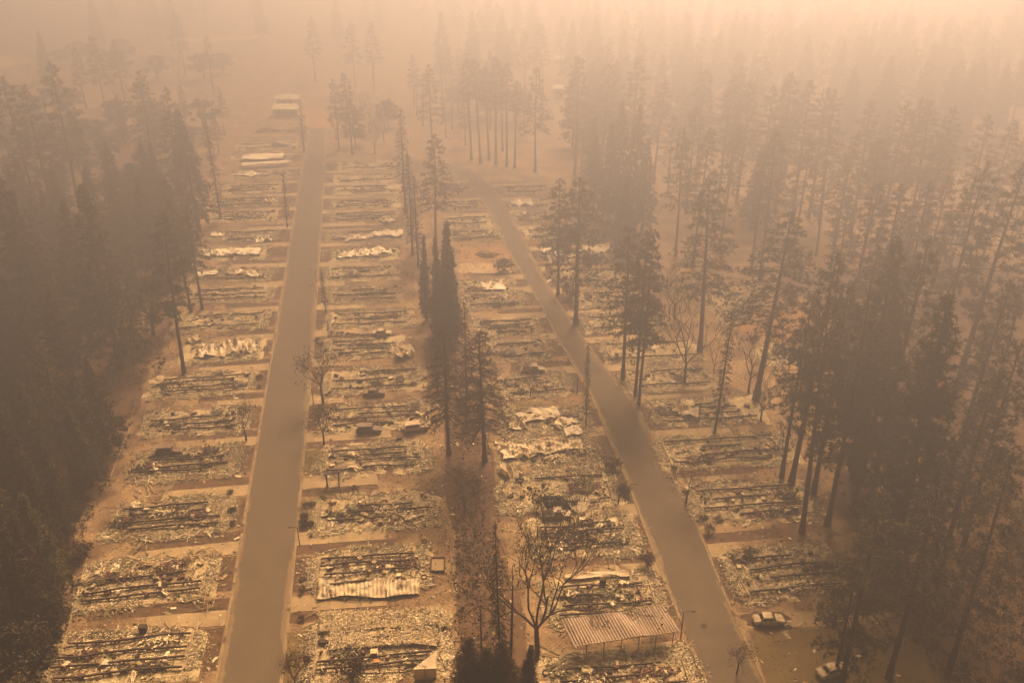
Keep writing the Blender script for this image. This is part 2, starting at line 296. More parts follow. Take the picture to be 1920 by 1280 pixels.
def crumple(L,W,nx,ny,amp=.5,corr=.05,period=.45,fold=0,base=.5,seed=0,m=None,edge=0,tail=False):
    r=np.random.default_rng(seed); mb=MB(); u=np.linspace(-.5,.5,nx); v=np.linspace(-.5,.5,ny); U,V=np.meshgrid(u,v)
    Z=np.zeros_like(U); 
    for k in range(5):
        a,b=r.uniform(1,7),r.uniform(1,4); Z+=r.uniform(.3,1)*np.sin(U*a*4+r.uniform(0,6))*np.sin(V*b*3+r.uniform(0,6))
    Z*=amp/2.2; Z=np.abs(Z) if fold else Z
    X=U*L+r.normal(0,.03,U.shape)+.3*amp*np.sin(V*5+r.uniform(0,6)); Yv=V*W*(1+.12*np.sin(U*9+r.uniform(0,6)))+.35*amp*np.sin(U*7+r.uniform(0,6))+edge*U*U*4
    Z+=corr*np.sin(U*L/period*2*np.pi)+base
    if tail: Z+=np.clip(-U-.34,0,1)*5*np.clip(V+.1,0,1)
    if corr==0: Z+=r.normal(0,amp*.18,U.shape)
    Z=np.maximum(Z,.16+.03*r.random(U.shape))
    for s,dz in((0,0),(1,.02)):
        i,j=np.meshgrid(np.arange(ny-1),np.arange(nx-1),indexing='ij'); f=np.stack([i*nx+j,i*nx+j+1,(i+1)*nx+j+1,(i+1)*nx+j],-1).reshape(-1,4)
        mb.add(np.stack([X,Yv,Z+dz],-1),f if s else f[:,::-1])
    return mb.mesh('metal_sheet',m or M['sheet'])
STREET={'A':'left of straight street','B':'right of straight street','C':'left of curving street','D':'right of curving street'}
ORD=['nearest','second','third','fourth','fifth','sixth','seventh','eighth','ninth','tenth','eleventh','twelfth','thirteenth','fourteenth','fifteenth','sixteenth','seventeenth','eighteenth','nineteenth','twentieth']
def home(col,idx,pl,pr,W=7.0,rails=4,style='rubble',desc=None,rows=None,lo=0,wall=True,pale=.45,drive=True,strip_=True):
    a,b=G(*pl)[:2],G(*pr)[:2]; c=(a+b)/2; d=b-a; L=float(np.hypot(*d)); rz=math.atan2(d[1],d[0]); Yd=c[1]
    near=Yd<150; mid=Yd<230
    lab='%s burnt home %s, %s'%(ORD[idx],STREET[col],desc or ('%d black steel rails in pale ash'%rails))
    t=thing('burnt_home',lab,'burnt home',(c[0],c[1],0),rz,'burnt-out homes along the two streets')
    bed=link('ash_bed',bed_mesh(L,W,.45 if near else .8,M[{'rubble':'rubble','pale':'palerubble','dark':'darkrubble'}[style]]),t)
    n=9000 if near else (4200 if mid else 1500)
    rb=link('rubble',frag_mesh(L,W,n,pale,1.0 if near else (1.25 if mid else 1.9)).mesh('rubble',CH),t,kind='stuff')
    ys=rows if rows is not None else list(np.linspace(-W/2+.7,W/2-.7,rails)+rng.normal(0,.12,rails))
    if rows is None and rails>2 and idx>0 and rng.random()<.3: ys=ys[:-1]
    for y in ys:
        lo_,hi_=lo+rng.choice([0,0,0,.05,.12,.3]),1-rng.choice([0,0,0,.05,.15,.35])
        link('beam',beam_mesh(L-.6,y+rng.normal(0,.15),.5,lo=lo_,hi=hi_),t)
    if wall and mid:
        mb=MB(); s=1 if col in'AC' else -1
        mb.box((s*(L/2+.05),0,.22),(.14,W-.6,.4)); link('end_wall',mb.mesh('end_wall',M['tan']),t)
        # bright collapsed porch rubble outside the street-side end wall
        mb=MB(); k=1100 if near else 400; cc=np.c_[s*(L/2+rng.gamma(2,.45,k)),rng.uniform(-W/2,W/2,k),rng.uniform(.1,.35,k)]
        mb.boxes(cc,np.c_[rng.uniform(.08,.3,k),rng.uniform(.04,.13,k),rng.uniform(.02,.05,k)],rng.uniform(0,3,k),rng.normal(0,.3,k),rng.choice(5,k,p=[.5,.25,.08,.02,.15])); link('porch_rubble',mb.mesh('porch_rubble',CH),t,kind='stuff')
    # yard, driveway, strip of soil between lots (ground surfaces)
    E={'A':E1L,'B':E1R,'C':E2L,'D':E2R}[col]; s=1 if col in'AC' else -1
    u=np.array([math.cos(rz),math.sin(rz)]); v=np.array([-u[1],u[0]])
    def toedge(y):
        p=c+v*y; 
        for _ in range(8): p=p+u*((ex(E,p[1])-p[0])/u[0])
        return p-u*s*.45
    def quad(y0,y1,xin,z,name,m,slab=False):
        e0,e1=toedge(y0),toedge(y1); q=[c+v*y0+u*xin,e0,e1,c+v*y1+u*xin]
        mb=MB()
        if slab: mb.prism(q if s>0 else q[::-1],-.02,z)
        else: mb.add(np.c_[np.array(q),np.full(4,z)],[[0,1,2,3]])
        link(name,mb.mesh(name,m),kind='structure')
    if drive:
        g=W/2+1.0; far=col in'AD'
        if col in'AC' or col=='D': dy0,dy1,sy0,sy1=g,g+3.1,g+3.15,g+5.6
        else: dy0,dy1,sy0,sy1=-g-3.4,-g-.2,-g-5.6,-g-3.5
        quad(dy0,dy1,-s*L*rng.uniform(-.35,.2),.06,'driveway',M['drive'],True)
        if strip_: quad(sy0,sy1,-s*L*rng.uniform(0,.4),.008,'soil_strip',M['redsoil'] if rng.random()<.5 else M['yard'])
    quad(-W/2-.3,W/2+.6,s*(L/2+1.2),.012,'front_yard',M['yard'] if rng.random()<.75 else M['grass'] if near and col=='B' else M['yard'])
    return t,c,L,rz
A=[ # pl, pr, kwargs
((97,1246),(355,1222),dict(desc='four black rails, dark stove at the back')),
((158,1105),(385,1080),dict(desc='rails ending at a straight pale end wall')),
((220,978),(418,962),dict(style='dark',desc='low dark rails, small pale lid in ash')),
((255,875),(432,863),dict(style='dark',desc='broken rails under dark debris')),
((280,797),(452,785),dict(pale=.6,desc='rails framed by bright pale rubble')),
((292,727),(470,715),dict(desc='four thin rails, soil yard with shrubs')),
((355,662),(480,655),dict(rails=0,wall=False,desc='covered by crumpled white roofing')),
((340,607),(492,600),dict(rails=2,desc='two rails behind a dark hollow')),
((358,556),(502,550),dict(rails=3,desc='three rails and white splinters by the street')),
((366,518),(500,514),dict(rails=1,style='dark',desc='long bent white panel over dark ash')),
((380,478),(492,474),dict(rails=1,desc='big torn white roof sheets across it')),
((392,446),(515,441),dict(rails=2,style='dark',desc='dark band with a small white sheet at right')),
((402,408),(515,404),dict(rails=4,desc='neat greenish rails')),
((414,381),(515,377),dict(rails=2,style='dark',desc='small white triangle of roofing on it')),
((428,356),(522,352),dict(rails=3,desc='greenish ash behind a thin burnt tree')),
((438,329),(535,325),dict(rails=1,desc='white wall remnants standing along it')),
((452,302),(540,298),dict(rails=1,desc='flat white roof panel lying on it')),
((446,277),(556,272),dict(rails=2,desc='thin curved white strip behind it')),
((480,247),(560,243),dict(rails=1,style='dark',desc='dark patch just before the white house')),
]
B=[((592,1228),(825,1207),dict(W=8.2,rows=[-3.2,-1.6,1.6],pale=.7,style='pale',desc='two fallen pale ceilings over black rails')),
((597,1075),(790,1062),dict(rails=4,desc='rails partly under a long ribbed metal roof')),
((604,962),(808,948),dict(desc='four long dark rails and pale porch strip')),
((612,866),(792,854),dict(desc='four rails, pale rubble spreading far right')),
((615,786),(790,776),dict(desc='rails behind a small bushy burnt street tree')),
((620,718),(785,708),dict(rails=3,W=8,style='rubble',desc='scattered broken rails around a dark car')),
((620,655),(745,650),dict(rails=4,desc='tight rails with a row of burnt shrubs behind')),
((622,602),(765,596),dict(rails=3,desc='rails swallowed by dark debris at left')),
((622,556),(745,551),dict(rails=3,style='dark',desc='dark grey rails behind a slim burnt street tree')),
((618,515),(736,510),dict(rails=2,style='rubble',desc='low brown remains with orange soil at right')),
((630,480),(745,475),dict(rails=1,desc='white wavy roof sheets in front')),
((620,445),(755,440),dict(rails=2,style='dark',desc='crumpled white sheets at its right end')),
((626,409),(742,405),dict(rails=3,style='dark',desc='dark ash with a few white bits')),
((628,385),(742,380),dict(rails=4,desc='four clear rails and a pale end post')),
((630,359),(742,355),dict(rails=3,desc='even grey-green ash')),
((634,336),(742,332),dict(rails=2,desc='faint rails seen through smoke')),
((640,313),(742,309),dict(rails=1,desc='last hazy remains before the dark trees')),
]
C=[((1035,1280),(1285,1262),dict(W=5,rails=3,pale=.65,style='pale',drive=False,desc='jumbled white rubble beside the carport')),
((1040,1131),(1224,1120),dict(rails=4,desc='rails behind the ribbed carport')),
((1012,1012),(1175,1000),dict(rails=4,desc='rails behind the leafless vase-shaped tree')),
((945,925),(1140,914),dict(rails=2,W=8,desc='thin rails behind the burnt pickup')),
((945,855),(1100,842),dict(rails=0,W=6,drive=True,desc='long wavy white roof fallen over it')),
((955,795),(1090,784),dict(rails=0,wall=False,style='dark',drive=False,desc='torn white sheets heaped on dark soil')),
((948,728),(1056,720),dict(rails=2,style='pale',pale=.6,desc='pale floor slab with one wavy black line')),
((930,660),(1022,654),dict(rails=2,style='dark',desc='greenish low ash')),
((900,617),(1002,612),dict(rails=4,desc='four tight rails')),
((878,566),(972,562),dict(rails=2,style='dark',desc='dark heaps and thin rails')),
((868,540),(955,537),dict(rails=1,desc='white panel in the middle')),
((845,444),(930,440),dict(rails=2,style='dark',desc='dark end heap toward the street')),
((838,418),(915,414),dict(rails=2,desc='faint streaks')),
((828,388),(898,385),dict(rails=2,style='dark',desc='dark narrow rectangle')),
((818,353),(878,350),dict(rails=1,style='dark',desc='dark rectangle with a straight pale rim')),
]
D=[((1385,1083),(1560,1066),dict(W=8,rails=4,desc='four rails, pale heap at the street end')),
((1312,948),(1512,933),dict(W=8,rails=4,desc='long rails, white heap at street end')),
((1250,852),(1470,838),dict(W=8,rails=4,pale=.5,desc='messy rails below the lone thin burnt tree')),
((1232,778),(1412,768),dict(W=7,rails=4,desc='rails with a torn white sheet on top')),
((1180,714),(1325,706),dict(rails=2,desc='scattered remains behind the twin pines')),
((1140,662),(1298,654),dict(rails=2,W=8,desc='bright rubble seen between pine trunks')),
((1105,607),(1240,600),dict(rails=2,desc='rubble right of the big double pine')),
((1085,562),(1200,557),dict(rails=2,desc='grey ash behind the big double pine')),
((1052,520),(1160,516),dict(rails=2,desc='pale band under pine crowns')),
((1025,480),(1130,476),dict(rails=1,desc='white roof sheets under pine crowns')),
((992,440),(1060,437),dict(rails=2,desc='narrow streaks left of the pines')),
((968,410),(1035,407),dict(rails=2,style='dark',desc='dark stripes near the bend')),
((958,384),(1030,381),dict(rails=1,desc='white fragments near the bend')),
((948,358),(1030,355),dict(rails=2,style='dark',desc='hazy dark streaks')),
]
HOMES={}
for cn,cl in(('A',A),('B',B),('C',C),('D',D)):
    for k,(pl,pr,kw) in enumerate(cl): HOMES[cn,k]=home(cn,k,pl,pr,**kw)
# homes on the next lane, glimpsed beyond the right-hand pines
for k,(pl,pr,ds) in enumerate([((1340,548),(1450,545),'nearest bright strip of rubble'),((1330,568),(1420,566),'lower bright strip'),((1345,592),(1400,590),'small pale patch'),((1430,668),(1480,664),'pale scrap')]):
    a,b=G(*pl)[:2],G(*pr)[:2]; c=(a+b)/2; L=float(np.hypot(*(b-a)))
    t=thing('burnt_home','burnt remains glimpsed between right-hand pines, '+ds,'burnt home',(c[0],c[1],0),math.atan2(*(b-a)[::-1]),'burnt-out homes beyond the right-hand pines')
    link('ash_bed',bed_mesh(L,5,.8,M['palerubble']),t); link('rubble',frag_mesh(L,5,700,.8,1.6).mesh('rubble',CH),t,kind='stuff')
# ---------------------------------------------------------------- fallen sheet metal
def sheetat(p,q,W,lab,seed,nx=60,ny=10,z=0,name='metal_sheet',**k):
    a,b=G(*p)[:2],G(*q)[:2]; c=(a+b)/2; L=float(np.hypot(*(b-a)))
    if k.get('corr',.05)<=.04 and W<6.5 and k.get('m') is not M['palerubble']:      # torn, folded panels: few flat facets
        nx,ny=max(7,nx//5),max(4,ny//3); k['amp']=k.get('amp',.5)*.8; k['corr']=0
    me=crumple(L,W,nx,ny,seed=seed,**k); return link(name,me,None,(c[0],c[1],z),math.atan2(*(b-a)[::-1]),lab,'metal sheet','fallen roof and wall sheets')
WS=M['whitesheet']
sheetat((597,1110),(787,1102),3.6,'long ribbed pale roof lying across the second home, left corner torn white',1,150,12,amp=.30,corr=.05,period=.62,base=.5,tail=True,m=M['ribroof'])
sheetat((600,1170),(838,1160),3.6,'upper pale fallen ceiling of the nearest home right of the straight street',2,90,14,amp=.18,corr=0,base=.45,m=M['palerubble'])
sheetat((622,1206),(820,1196),2.6,'lower pale fallen ceiling above the black rails of the nearest right home',3,80,10,amp=.18,corr=0,base=.6,m=M['palerubble'],edge=-.5)
for q0,q1,ww in(((600,1170),(838,1160),4),((622,1206),(820,1196),3)):
    a,b=G(*q0)[:2],G(*q1)[:2]; k=2600; mb=MB(); L_=float(np.hypot(*(b-a))); mb.boxes(np.c_[rng.uniform(-L_/2-.4,L_/2+.6,k),rng.uniform(-ww/2,ww/2,k),rng.uniform(.45,.85,k)],np.c_[rng.uniform(.06,.34,k),rng.uniform(.04,.13,k),rng.uniform(.02,.05,k)],rng.uniform(0,3,k),rng.normal(0,.3,k),rng.choice(5,k,p=[.55,.25,.06,.04,.10]))
    c=(a+b)/2; link('ceiling_chips',mb.mesh('ceiling_chips',CH),None,(c[0],c[1],0),math.atan2(*(b-a)[::-1]),'pale crumbled chips covering the %s fallen ceiling of the nearest right home'%('upper' if ww==4 else 'lower'),'debris',kind='stuff')
sheetat((955,848),(1092,838),3.4,'long wavy white roof beside the curving street',4,110,10,amp=.4,corr=.06,period=.7,base=.7)
sheetat((942,858),(1010,848),3.0,'crumpled left end of the wavy white roof',5,40,10,amp=1.2,corr=0,base=.6)
for p,q,W,s_,lb in[((972,788),(1045,772),4.2,6,'torn white sheet, upper of the heap beside the curving street'),((952,802),(985,796),3.4,7,'small crumpled sheet at the left of the torn heap'),((1038,800),(1078,790),3.2,8,'peaked white sheet at the right of the torn heap'),((1058,812),(1090,808),3.0,9,'flat grey panel at the lower right of the torn heap')]:
    sheetat(p,q,W,lb,s_,40,14,amp=1.1 if s_!=9 else .25,corr=.03,base=.5)
sheetat((372,662),(425,658),6,'left crumpled white sheet in the row left of the straight street',10,50,16,amp=1.1,corr=.04,base=.6)
sheetat((420,655),(480,650),6,'right crumpled white sheet in the row left of the straight street',11,50,16,amp=1.2,corr=.04,base=.6)
sheetat((355,645),(372,635),3,'small curled sheet at the forest end of the crumpled pair',12,20,10,amp=.9,corr=0,base=.5)
sheetat((369,518),(410,513),2.6,'white panel at the left end of the bent strip, tenth home left of the street',13,40,8,amp=.5,corr=0,base=.6,m=WS)
sheetat((445,512),(492,519),3,'white bent panel at the right end of the tenth home left of the street',14,40,8,amp=.9,corr=0,base=.6,m=WS)
sheetat((382,478),(435,475),4.6,'left half of the big torn white roof, eleventh home left of the street',15,50,12,amp=.8,corr=.03,base=.6,m=WS)
sheetat((425,474),(490,474),5.2,'right half of the big torn white roof, eleventh home left of the street',16,50,12,amp=1.0,corr=.03,base=.6,m=WS)
sheetat((395,443),(420,441),3,'small white sheet at the left of the twelfth home left of the street',17,20,8,amp=.7,corr=0,m=WS)
sheetat((478,452),(508,448),4,'small white sheet at the right of the twelfth home left of the street',18,20,8,amp=.9,corr=0,m=WS)
sheetat((500,380),(515,377),4,'white triangle of roofing beside the straight street',19,14,8,amp=1.3,corr=0,m=WS)
sheetat((455,301),(532,297),7,'flat white roof panel, far down left of the straight street',20,40,10,amp=.3,corr=0,base=1.2,m=WS)
sheetat((455,315),(542,310),3,'long white strip, far down left of the straight street',21,40,10,amp=.3,corr=0,base=1.5,m=WS)
sheetat((455,326),(480,330),5,'small white scrap below the long white strip',22,20,8,amp=1,corr=0,m=WS)
sheetat((520,268),(545,272),2,'thin curved white strip near the burnt cypress by the street',23,20,5,amp=.6,corr=0,m=WS)
sheetat((632,481),(690,476),4.2,'left wavy white sheet, eleventh home right of the straight street',24,50,10,amp=.9,corr=.03,m=WS)
sheetat((675,474),(735,473),4.6,'right wavy white sheet, eleventh home right of the straight street',25,50,10,amp=1.,corr=.03,m=WS)
sheetat((645,450),(700,444),4,'dull sheet left of a white one, twelfth home right of the street',26,40,10,amp=.8,corr=0)
sheetat((700,440),(756,438),4.6,'white sheet by the cypress trunks, twelfth home right of the street',27,40,10,amp=1,corr=0,m=WS)
sheetat((718,418),(736,412),4.5,'small peaked white sheet by the tall dark trunk',28,20,8,amp=1.4,corr=0,m=WS)
sheetat((740,668),(775,662),4.6,'tent-shaped white sheet at the right end of the seventh home',29,30,12,amp=1.5,corr=0,base=1)
sheetat((940,893),(970,886),4,'white crumpled bundle by the ravine left of the pale rails',30,26,12,amp=1.6,corr=0,base=.8)
sheetat((1262,770),(1310,780),3.4,'torn white sheet on rails right of the curving street',31,36,12,amp=1.1,corr=0,base=.9)
sheetat((1275,760),(1300,762),2.6,'small white panel above the torn sheet right of the curving street',32,16,8,amp=.6,corr=0,base=.9,m=WS)
sheetat((905,541),(945,538),5,'white panel left of the curving street, far away',33,24,8,amp=.5,corr=0,m=WS)
sheetat((1020,476),(1075,470),6,'white roof sheet under the double pine',34,40,10,amp=.8,corr=0,m=WS)
sheetat((1085,470),(1145,466),6,'white roof sheet just right of the double pine trunk',35,40,10,amp=.8,corr=0,m=WS)
sheetat((965,386),(1000,380),5,'small white scraps near the bend of the curving street',36,24,8,amp=1,corr=0,m=WS)
sheetat((1060,1085),(1180,1078),1.3,'narrow leaning pale panel on the soil beside the vase-shaped tree',37,40,6,amp=.4,corr=0)
# ---------------------------------------------------------------- carport with ribbed roof
def post(parent,x,y,h,r=.06,m='post',lean=0):
    mb=MB(); mb.tube([(x,y,0),(x+lean,y,h)],r,6); link('post',mb.mesh('post',M[m]),parent)
a=G(1085,1232);b=G(1262,1207); L=float(np.hypot(*(b-a)[:2])); rz=math.atan2(*(b-a)[:2][::-1]); c=(a+b)/2
t=thing('carport','standing carport with brown ribbed metal roof beside the curving street','carport',(c[0],c[1],0),rz)
mb=MB(); nx,ny=180,5; U,V=np.meshgrid(np.linspace(-.5,.5,nx),np.linspace(0,1,ny)); Xc=U*(L+1.4)-V*.9; Yc=-.4+V*4.6; Zc=2.7+V*.55+.04*np.sin(U*(L+1.4)/.42*2*np.pi)+.16*np.sin(U*9+1)*(1-V)+.10*np.sin(U*17+V*3)+rng.normal(0,.015,U.shape)-.5*np.clip(-U-.42,0,1)*6*(1-V)
i,j=np.meshgrid(np.arange(ny-1),np.arange(nx-1),indexing='ij'); f=np.stack([i*nx+j,i*nx+j+1,(i+1)*nx+j+1,(i+1)*nx+j],-1).reshape(-1,4)
mb.add(np.stack([Xc,Yc,Zc],-1),f); mb.add(np.stack([Xc,Yc,Zc-.03],-1),f[:,::-1]); link('roof',mb.mesh('roof',M['roofrust']),t)
mb=MB(); mb.tube([(-L/2-.4,-.35,2.62),(0,-.35,2.68),(L/2+.5,-.35,2.72)],.07,6); link('gutter',mb.mesh('gutter',M['palepole']),t)
for k in range(6): post(t,-L/2+1.0+k*(L-1.2)/5,-.2,2.62)
for k in range(6): post(t,-L/2+.6+k*(L-1.2)/5,3.9,3.1)
# burnt carport frame by the straight street
a=G(614,912); t=thing('ruined_carport','dark three-post burnt frame standing between two homes by the straight street','frame',a,.05)
for x,y,s in((0,0,.16),(1.9,1.2,.14),(2.1,-.3,.1)): 
    mb=MB(); mb.box((x,y,1.2),(s*1.6,s*1.6,2.4)); link('post',mb.mesh('post',M['beam']),t)
mb=MB(); mb.box((1.1,.5,2.48),(3.0,.2,.22),.3); mb.box((1.0,0,2.62),(2.8,.12,.1),0); link('beam',mb.mesh('beam',M['beam']),t)
# rows of carport posts left standing
for nm,pts,h,lab in[('post_row',[(640,1264),(675,1264),(712,1263),(750,1262),(790,1260)],2.0,'row of bare carport posts in front of the nearest right home'),('post_row',[(622,1123),(650,1127),(675,1128),(724,1123)],1.9,'row of short posts under the long ribbed roof')]:
    pts=[G(*q) for q in pts]; o=pts[0]; t=thing(nm,lab,'posts',o)
    for p in pts: post(t,*(p-o)[:2],h,.07,'post',rng.normal(0,.25))
    mb=MB(); mb.tube([np.array([*(p-o)[:2],h*.12]) for p in pts],.06,5); link('rail',mb.mesh('rail',M['beam']),t)
# ---------------------------------------------------------------- street lamps, small poles
def lamp(px,h,arm,lab):
    t=thing('street_lamp',lab,'street lamp',G(*px),0,'street lamps beside the streets')
    mb=MB(); mb.tube([(0,0,0),(0,0,h)],[.09,.06],8); link('pole',mb.mesh('pole',M['beam']),t)
    mb=MB(); mb.tube([(0,0,h-.05),(arm*.5,0,h+.12),(arm,0,h+.1)],.04,6); ar=link('arm',mb.mesh('arm',M['beam']),t)
    mb=MB(); mb.box((arm*1.15,0,h+.06),(.5,.22,.12)); link('lamp_head',mb.mesh('lamp_head',M['char']),ar)
lamp((562,1022),3.6,-1.1,'street lamp by the third driveway right of the straight street')
lamp((588,758),3.8,-1.0,'street lamp beside the small windswept burnt tree')
lamp((1276,1196),5.0,1.2,'tall street lamp beside the carport')
lamp((1178,938),3.4,1.0,'street lamp left of the curving street opposite white rubble')
lamp((594,530),3.6,-1.1,'street lamp left of a slim burnt street tree')
lamp((594,560),3.6,-1.0,'street lamp just below the previous one, near the slim tree')
lamp((1082,738),3.6,.0,'thin lamp post by the pale driveway left of the curving street')
# ---------------------------------------------------------------- vehicles
def wheel(parent,x,y,r=.3):
    mb=MB(); mb.tube([(x,y-.1,r),(x,y+.1,r)],r,14); mb.add([(x+r*math.cos(a),y-.1,r+r*math.sin(a)) for a in np.arange(14)*2*np.pi/14],[list(range(13,-1,-1))]); w_=link('wheel',mb.mesh('wheel',M['rust']),parent); mb=MB(); s_=1 if y>0 else -1; mb.tube([(x,y+s_*.1,r),(x,y+s_*.13,r)],.1,8); link('hub',mb.mesh('hub',M['char']),w_)
def loft(st,m,name,parent):
    # st: x, z0, z1, half width ; ring of 8
    mb=MB(); R=[]
    for x,z0,z1,w in st:
        R.append([(x,-w*.92,z0),(x,-w,z0+.12),(x,-w,z1-.14),(x,-w*.86,z1),(x,w*.86,z1),(x,w,z1-.14),(x,w,z0+.12),(x,w*.92,z0)])
    n=len(R); V=np.array(R).reshape(-1,3)
    fs=[[k*8+q,(k+1)*8+q,(k+1)*8+(q+1)%8,k*8+(q+1)%8] for k in range(n-1) for q in range(8)]
    mb.add(V,fs); mb.add(V[:8],[list(range(8))]); mb.add(V[-8:],[list(range(7,-1,-1))]); link(name,mb.mesh(name,M[m]),parent)
def vehicle(px,rz,lab,cat,kind='sedan',m='carash',name='burnt_car',open_=False):
    t=thing(name,lab,cat,G(*px),rz,'burnt-out vehicles')
    if kind=='sedan':
        loft([(-2.25,.42,.78,.72),(-2.1,.25,.9,.84),(-1.3,.22,.95,.9),(-1.25,.22,.93,.9),(.95,.22,.93,.9),(1.1,.22,.92,.9),(2.0,.25,.8,.84),(2.25,.38,.66,.7)],m,'body',t)
        mb=MB(); mb.box((-.15,0,.945),(2.2,1.5,.02)); link('cabin_opening',mb.mesh('cabin_opening',M['soot']),t)
        mb=MB(); x0,x1=-.95,.45; zt=1.42
        for s in(-1,1):
            for P in([(-1.45,s*.76,.92),(-.95,s*.62,zt)],[(1.05,s*.76,.92),(.45,s*.62,zt)],[(-.2,s*.78,.92),(-.2,s*.64,zt)]): mb.tube(P,.055,5)
            mb.tube([(x0,s*.62,zt),(x1,s*.62,zt)],.05,5)
        link('window_frame',mb.mesh('window_frame',M[m]),t)
        nx_,ny_=8,6; U,V=np.meshgrid(np.linspace(x0,x1,nx_),np.linspace(-.64,.64,ny_)); Z=zt+.05-.12*V*V-.03*np.sin(U*3)
        i,j=np.meshgrid(np.arange(ny_-1),np.arange(nx_-1),indexing='ij'); f=np.stack([i*nx_+j,i*nx_+j+1,(i+1)*nx_+j+1,(i+1)*nx_+j],-1).reshape(-1,4)
        mb=MB(); mb.add(np.stack([U,V,Z],-1),f); mb.add(np.stack([U,V,Z-.04],-1),f[:,::-1]); link('roof',mb.mesh('roof',M[m]),t)
        for x in(-1.4,1.4):
            for y in(-.82,.82): wheel(t,x,y)
    else:   # pickup / wagon: bed and cab
        loft([(-2.6,.45,1.0,.85),(-2.5,.4,1.05,.92),(-.5,.4,1.05,.92)],m,'cargo_bed',t) if kind=='pickup' else None
        loft([(-.45 if kind=='pickup' else -2.3,.4,1.08,.92),(1.1,.4,1.08,.92),(1.2,.4,1.02,.9),(2.3,.42,.92,.86),(2.5,.5,.8,.78)],m,'body',t)
        x0,x1=(-.4,.75) if kind=='pickup' else (-2.0,.65); zt=1.72; mb=MB()
        for s in(-1,1):
            mb.tube([(x0-.02,s*.84,1.07),(x0+.1,s*.72,zt)],.06,5); mb.tube([(1.15,s*.84,1.07),(x1-.05,s*.72,zt)],.06,5); mb.tube([((x0+x1)/2+.1,s*.85,1.07),((x0+x1)/2+.05,s*.72,zt)],.05,5)
        link('window_frame',mb.mesh('window_frame',M[m]),t)
        mb=MB(); mb.box(((x0+x1)/2,0,zt+.03),(x1-x0+.1,1.5,.06)); link('roof',mb.mesh('roof',M[m]),t)
        mb=MB(); mb.box(((x0+x1)/2+.1,0,1.09),(x1-x0,1.5,.02)); 
        if kind=='pickup': mb.box((-1.5,0,1.06),(1.8,1.5,.02))
        link('cabin_opening',mb.mesh('cabin_opening',M['soot']),t)
        for x in(-1.6,1.6):
            for y in(-.85,.85): wheel(t,x,y,.36)
    return t
vehicle((1440,1166),.04,'burnt ash-white sedan alone on the pale driveway right of the curving street','car')
mb=MB(); c=G(1438,1164); a_=np.arange(22)*2*np.pi/22; r_=1+.18*np.sin(a_*3)+.1*np.sin(a_*7+1)
mb.add(np.c_[c[0]+np.cos(a_)*3.3*r_,c[1]+np.sin(a_)*2.1*r_,np.full(22,.022)],[list(range(22))]); link('scorch_mark',mb.mesh('scorch_mark',M['yard']),kind='structure')
vehicle((1043,970),.02,'tan burnt pickup with its bed at left, parked in front of fanned-out wall panels','pickup','pickup','truckpaint','burnt_pickup')
vehicle((1000,697),.03,'pale burnt pickup beside the wavy slab left of the curving street','pickup','pickup','truckpaint','burnt_pickup')
vehicle((702,740),.06,'dark burnt car lying between two homes right of the straight street','car','sedan','cardark')
vehicle((318,850),.05,'dark burnt car at the forest end left of the straight street','car','wagon','cardark')
vehicle((692,810),.03,'dark burnt car behind the fourth home right of the straight street','car','wagon','cardark')
vehicle((780,806),.25,'pale roofed burnt wreck right of another dark one','car','wagon','carash')
vehicle((716,628),.03,'small burnt car behind the row of burnt shrubs','car','sedan','carash')
vehicle((1560,1262),.3,'pale wreck half hidden under the big near pine','car','sedan','carash')
# fanned wall panels around the pickup
for n_,(x0,x1,lab) in enumerate([(992,1018,'fan of pale fallen wall slats left of the tan pickup'),(1068,1104,'fan of pale fallen wall slats right of the tan pickup')]):
    c=G((x0+x1)/2,962); t=None; mb=MB(); k=11; Wm=float(G(x1,962)[0]-G(x0,962)[0])
    for q in range(k):
        s=q/(k-1)-.5; mb.box((s*Wm,1.2,.7),(.16,3.2,.04),-s*(.9 if n_ else -.9),0); mb.v[-1][:,2]+=(mb.v[-1][:,1])*.25
    link('wall_slats',mb.mesh('wall_slats',M['sheet']),None,tuple(c),0,lab,'wall slats','fanned wall slats')
mb=MB(); k=160; mb.boxes(np.c_[rng.uniform(-3.5,3.5,k),rng.uniform(0,2.,k),rng.uniform(.1,1.0,k)],rng.uniform(.2,.8,(k,3)),rng.uniform(0,3,k),rng.normal(0,.5,k)); c=G(1043,953)
link('char_heap',mb.mesh('char_heap',M['soot']),None,tuple(c),0,'black charred heap just behind the tan burnt pickup','debris heap')
# ---------------------------------------------------------------- small things
def boxy(name,px,size,m,lab,cat,rz=0,extra=None):
    t=thing(name,lab,cat,G(*px),rz); sx,sy,sz=size
    mb=MB(); 
    for z,dx in((.0,0),): mb.box((0,0,sz*.5),(sx,sy,sz))
    mb.box((0,0,sz+.02),(sx*1.06,sy*1.06,.05)); link('body',mb.mesh('body',M[m]),t)
    mb=MB(); mb.box((0,-sy/2-.012,sz*.5),(sx*.7,.03,sz*.6)); link('door',mb.mesh('door',M[extra or 'soot']),t); return t
boxy('stove',(270,1184),(1.0,.8,1.1),'char','black boxy stove at the back edge of the nearest left home','stove',.1)
boxy('water_heater_cabinet',(109,1193),(1.0,1.0,1.6),'char','black upright cabinet near the forest end of the nearest left home','cabinet')
boxy('washing_machine',(702,1229),(.9,.8,.9),'cream','cream appliance between black rails of the nearest right home','appliance',.1,'tan')
boxy('washing_machine',(706,1243),(.8,.6,.5),'orange','orange scorched appliance in front of the cream one','appliance',.1,'rust')
boxy('stove',(700,810),(1.1,.8,.7),'sheet','pale square appliance near the dark car wreck','appliance')
boxy('stove',(749,824),(1.0,.8,.6),'char','small dark square appliance between two homes','appliance')
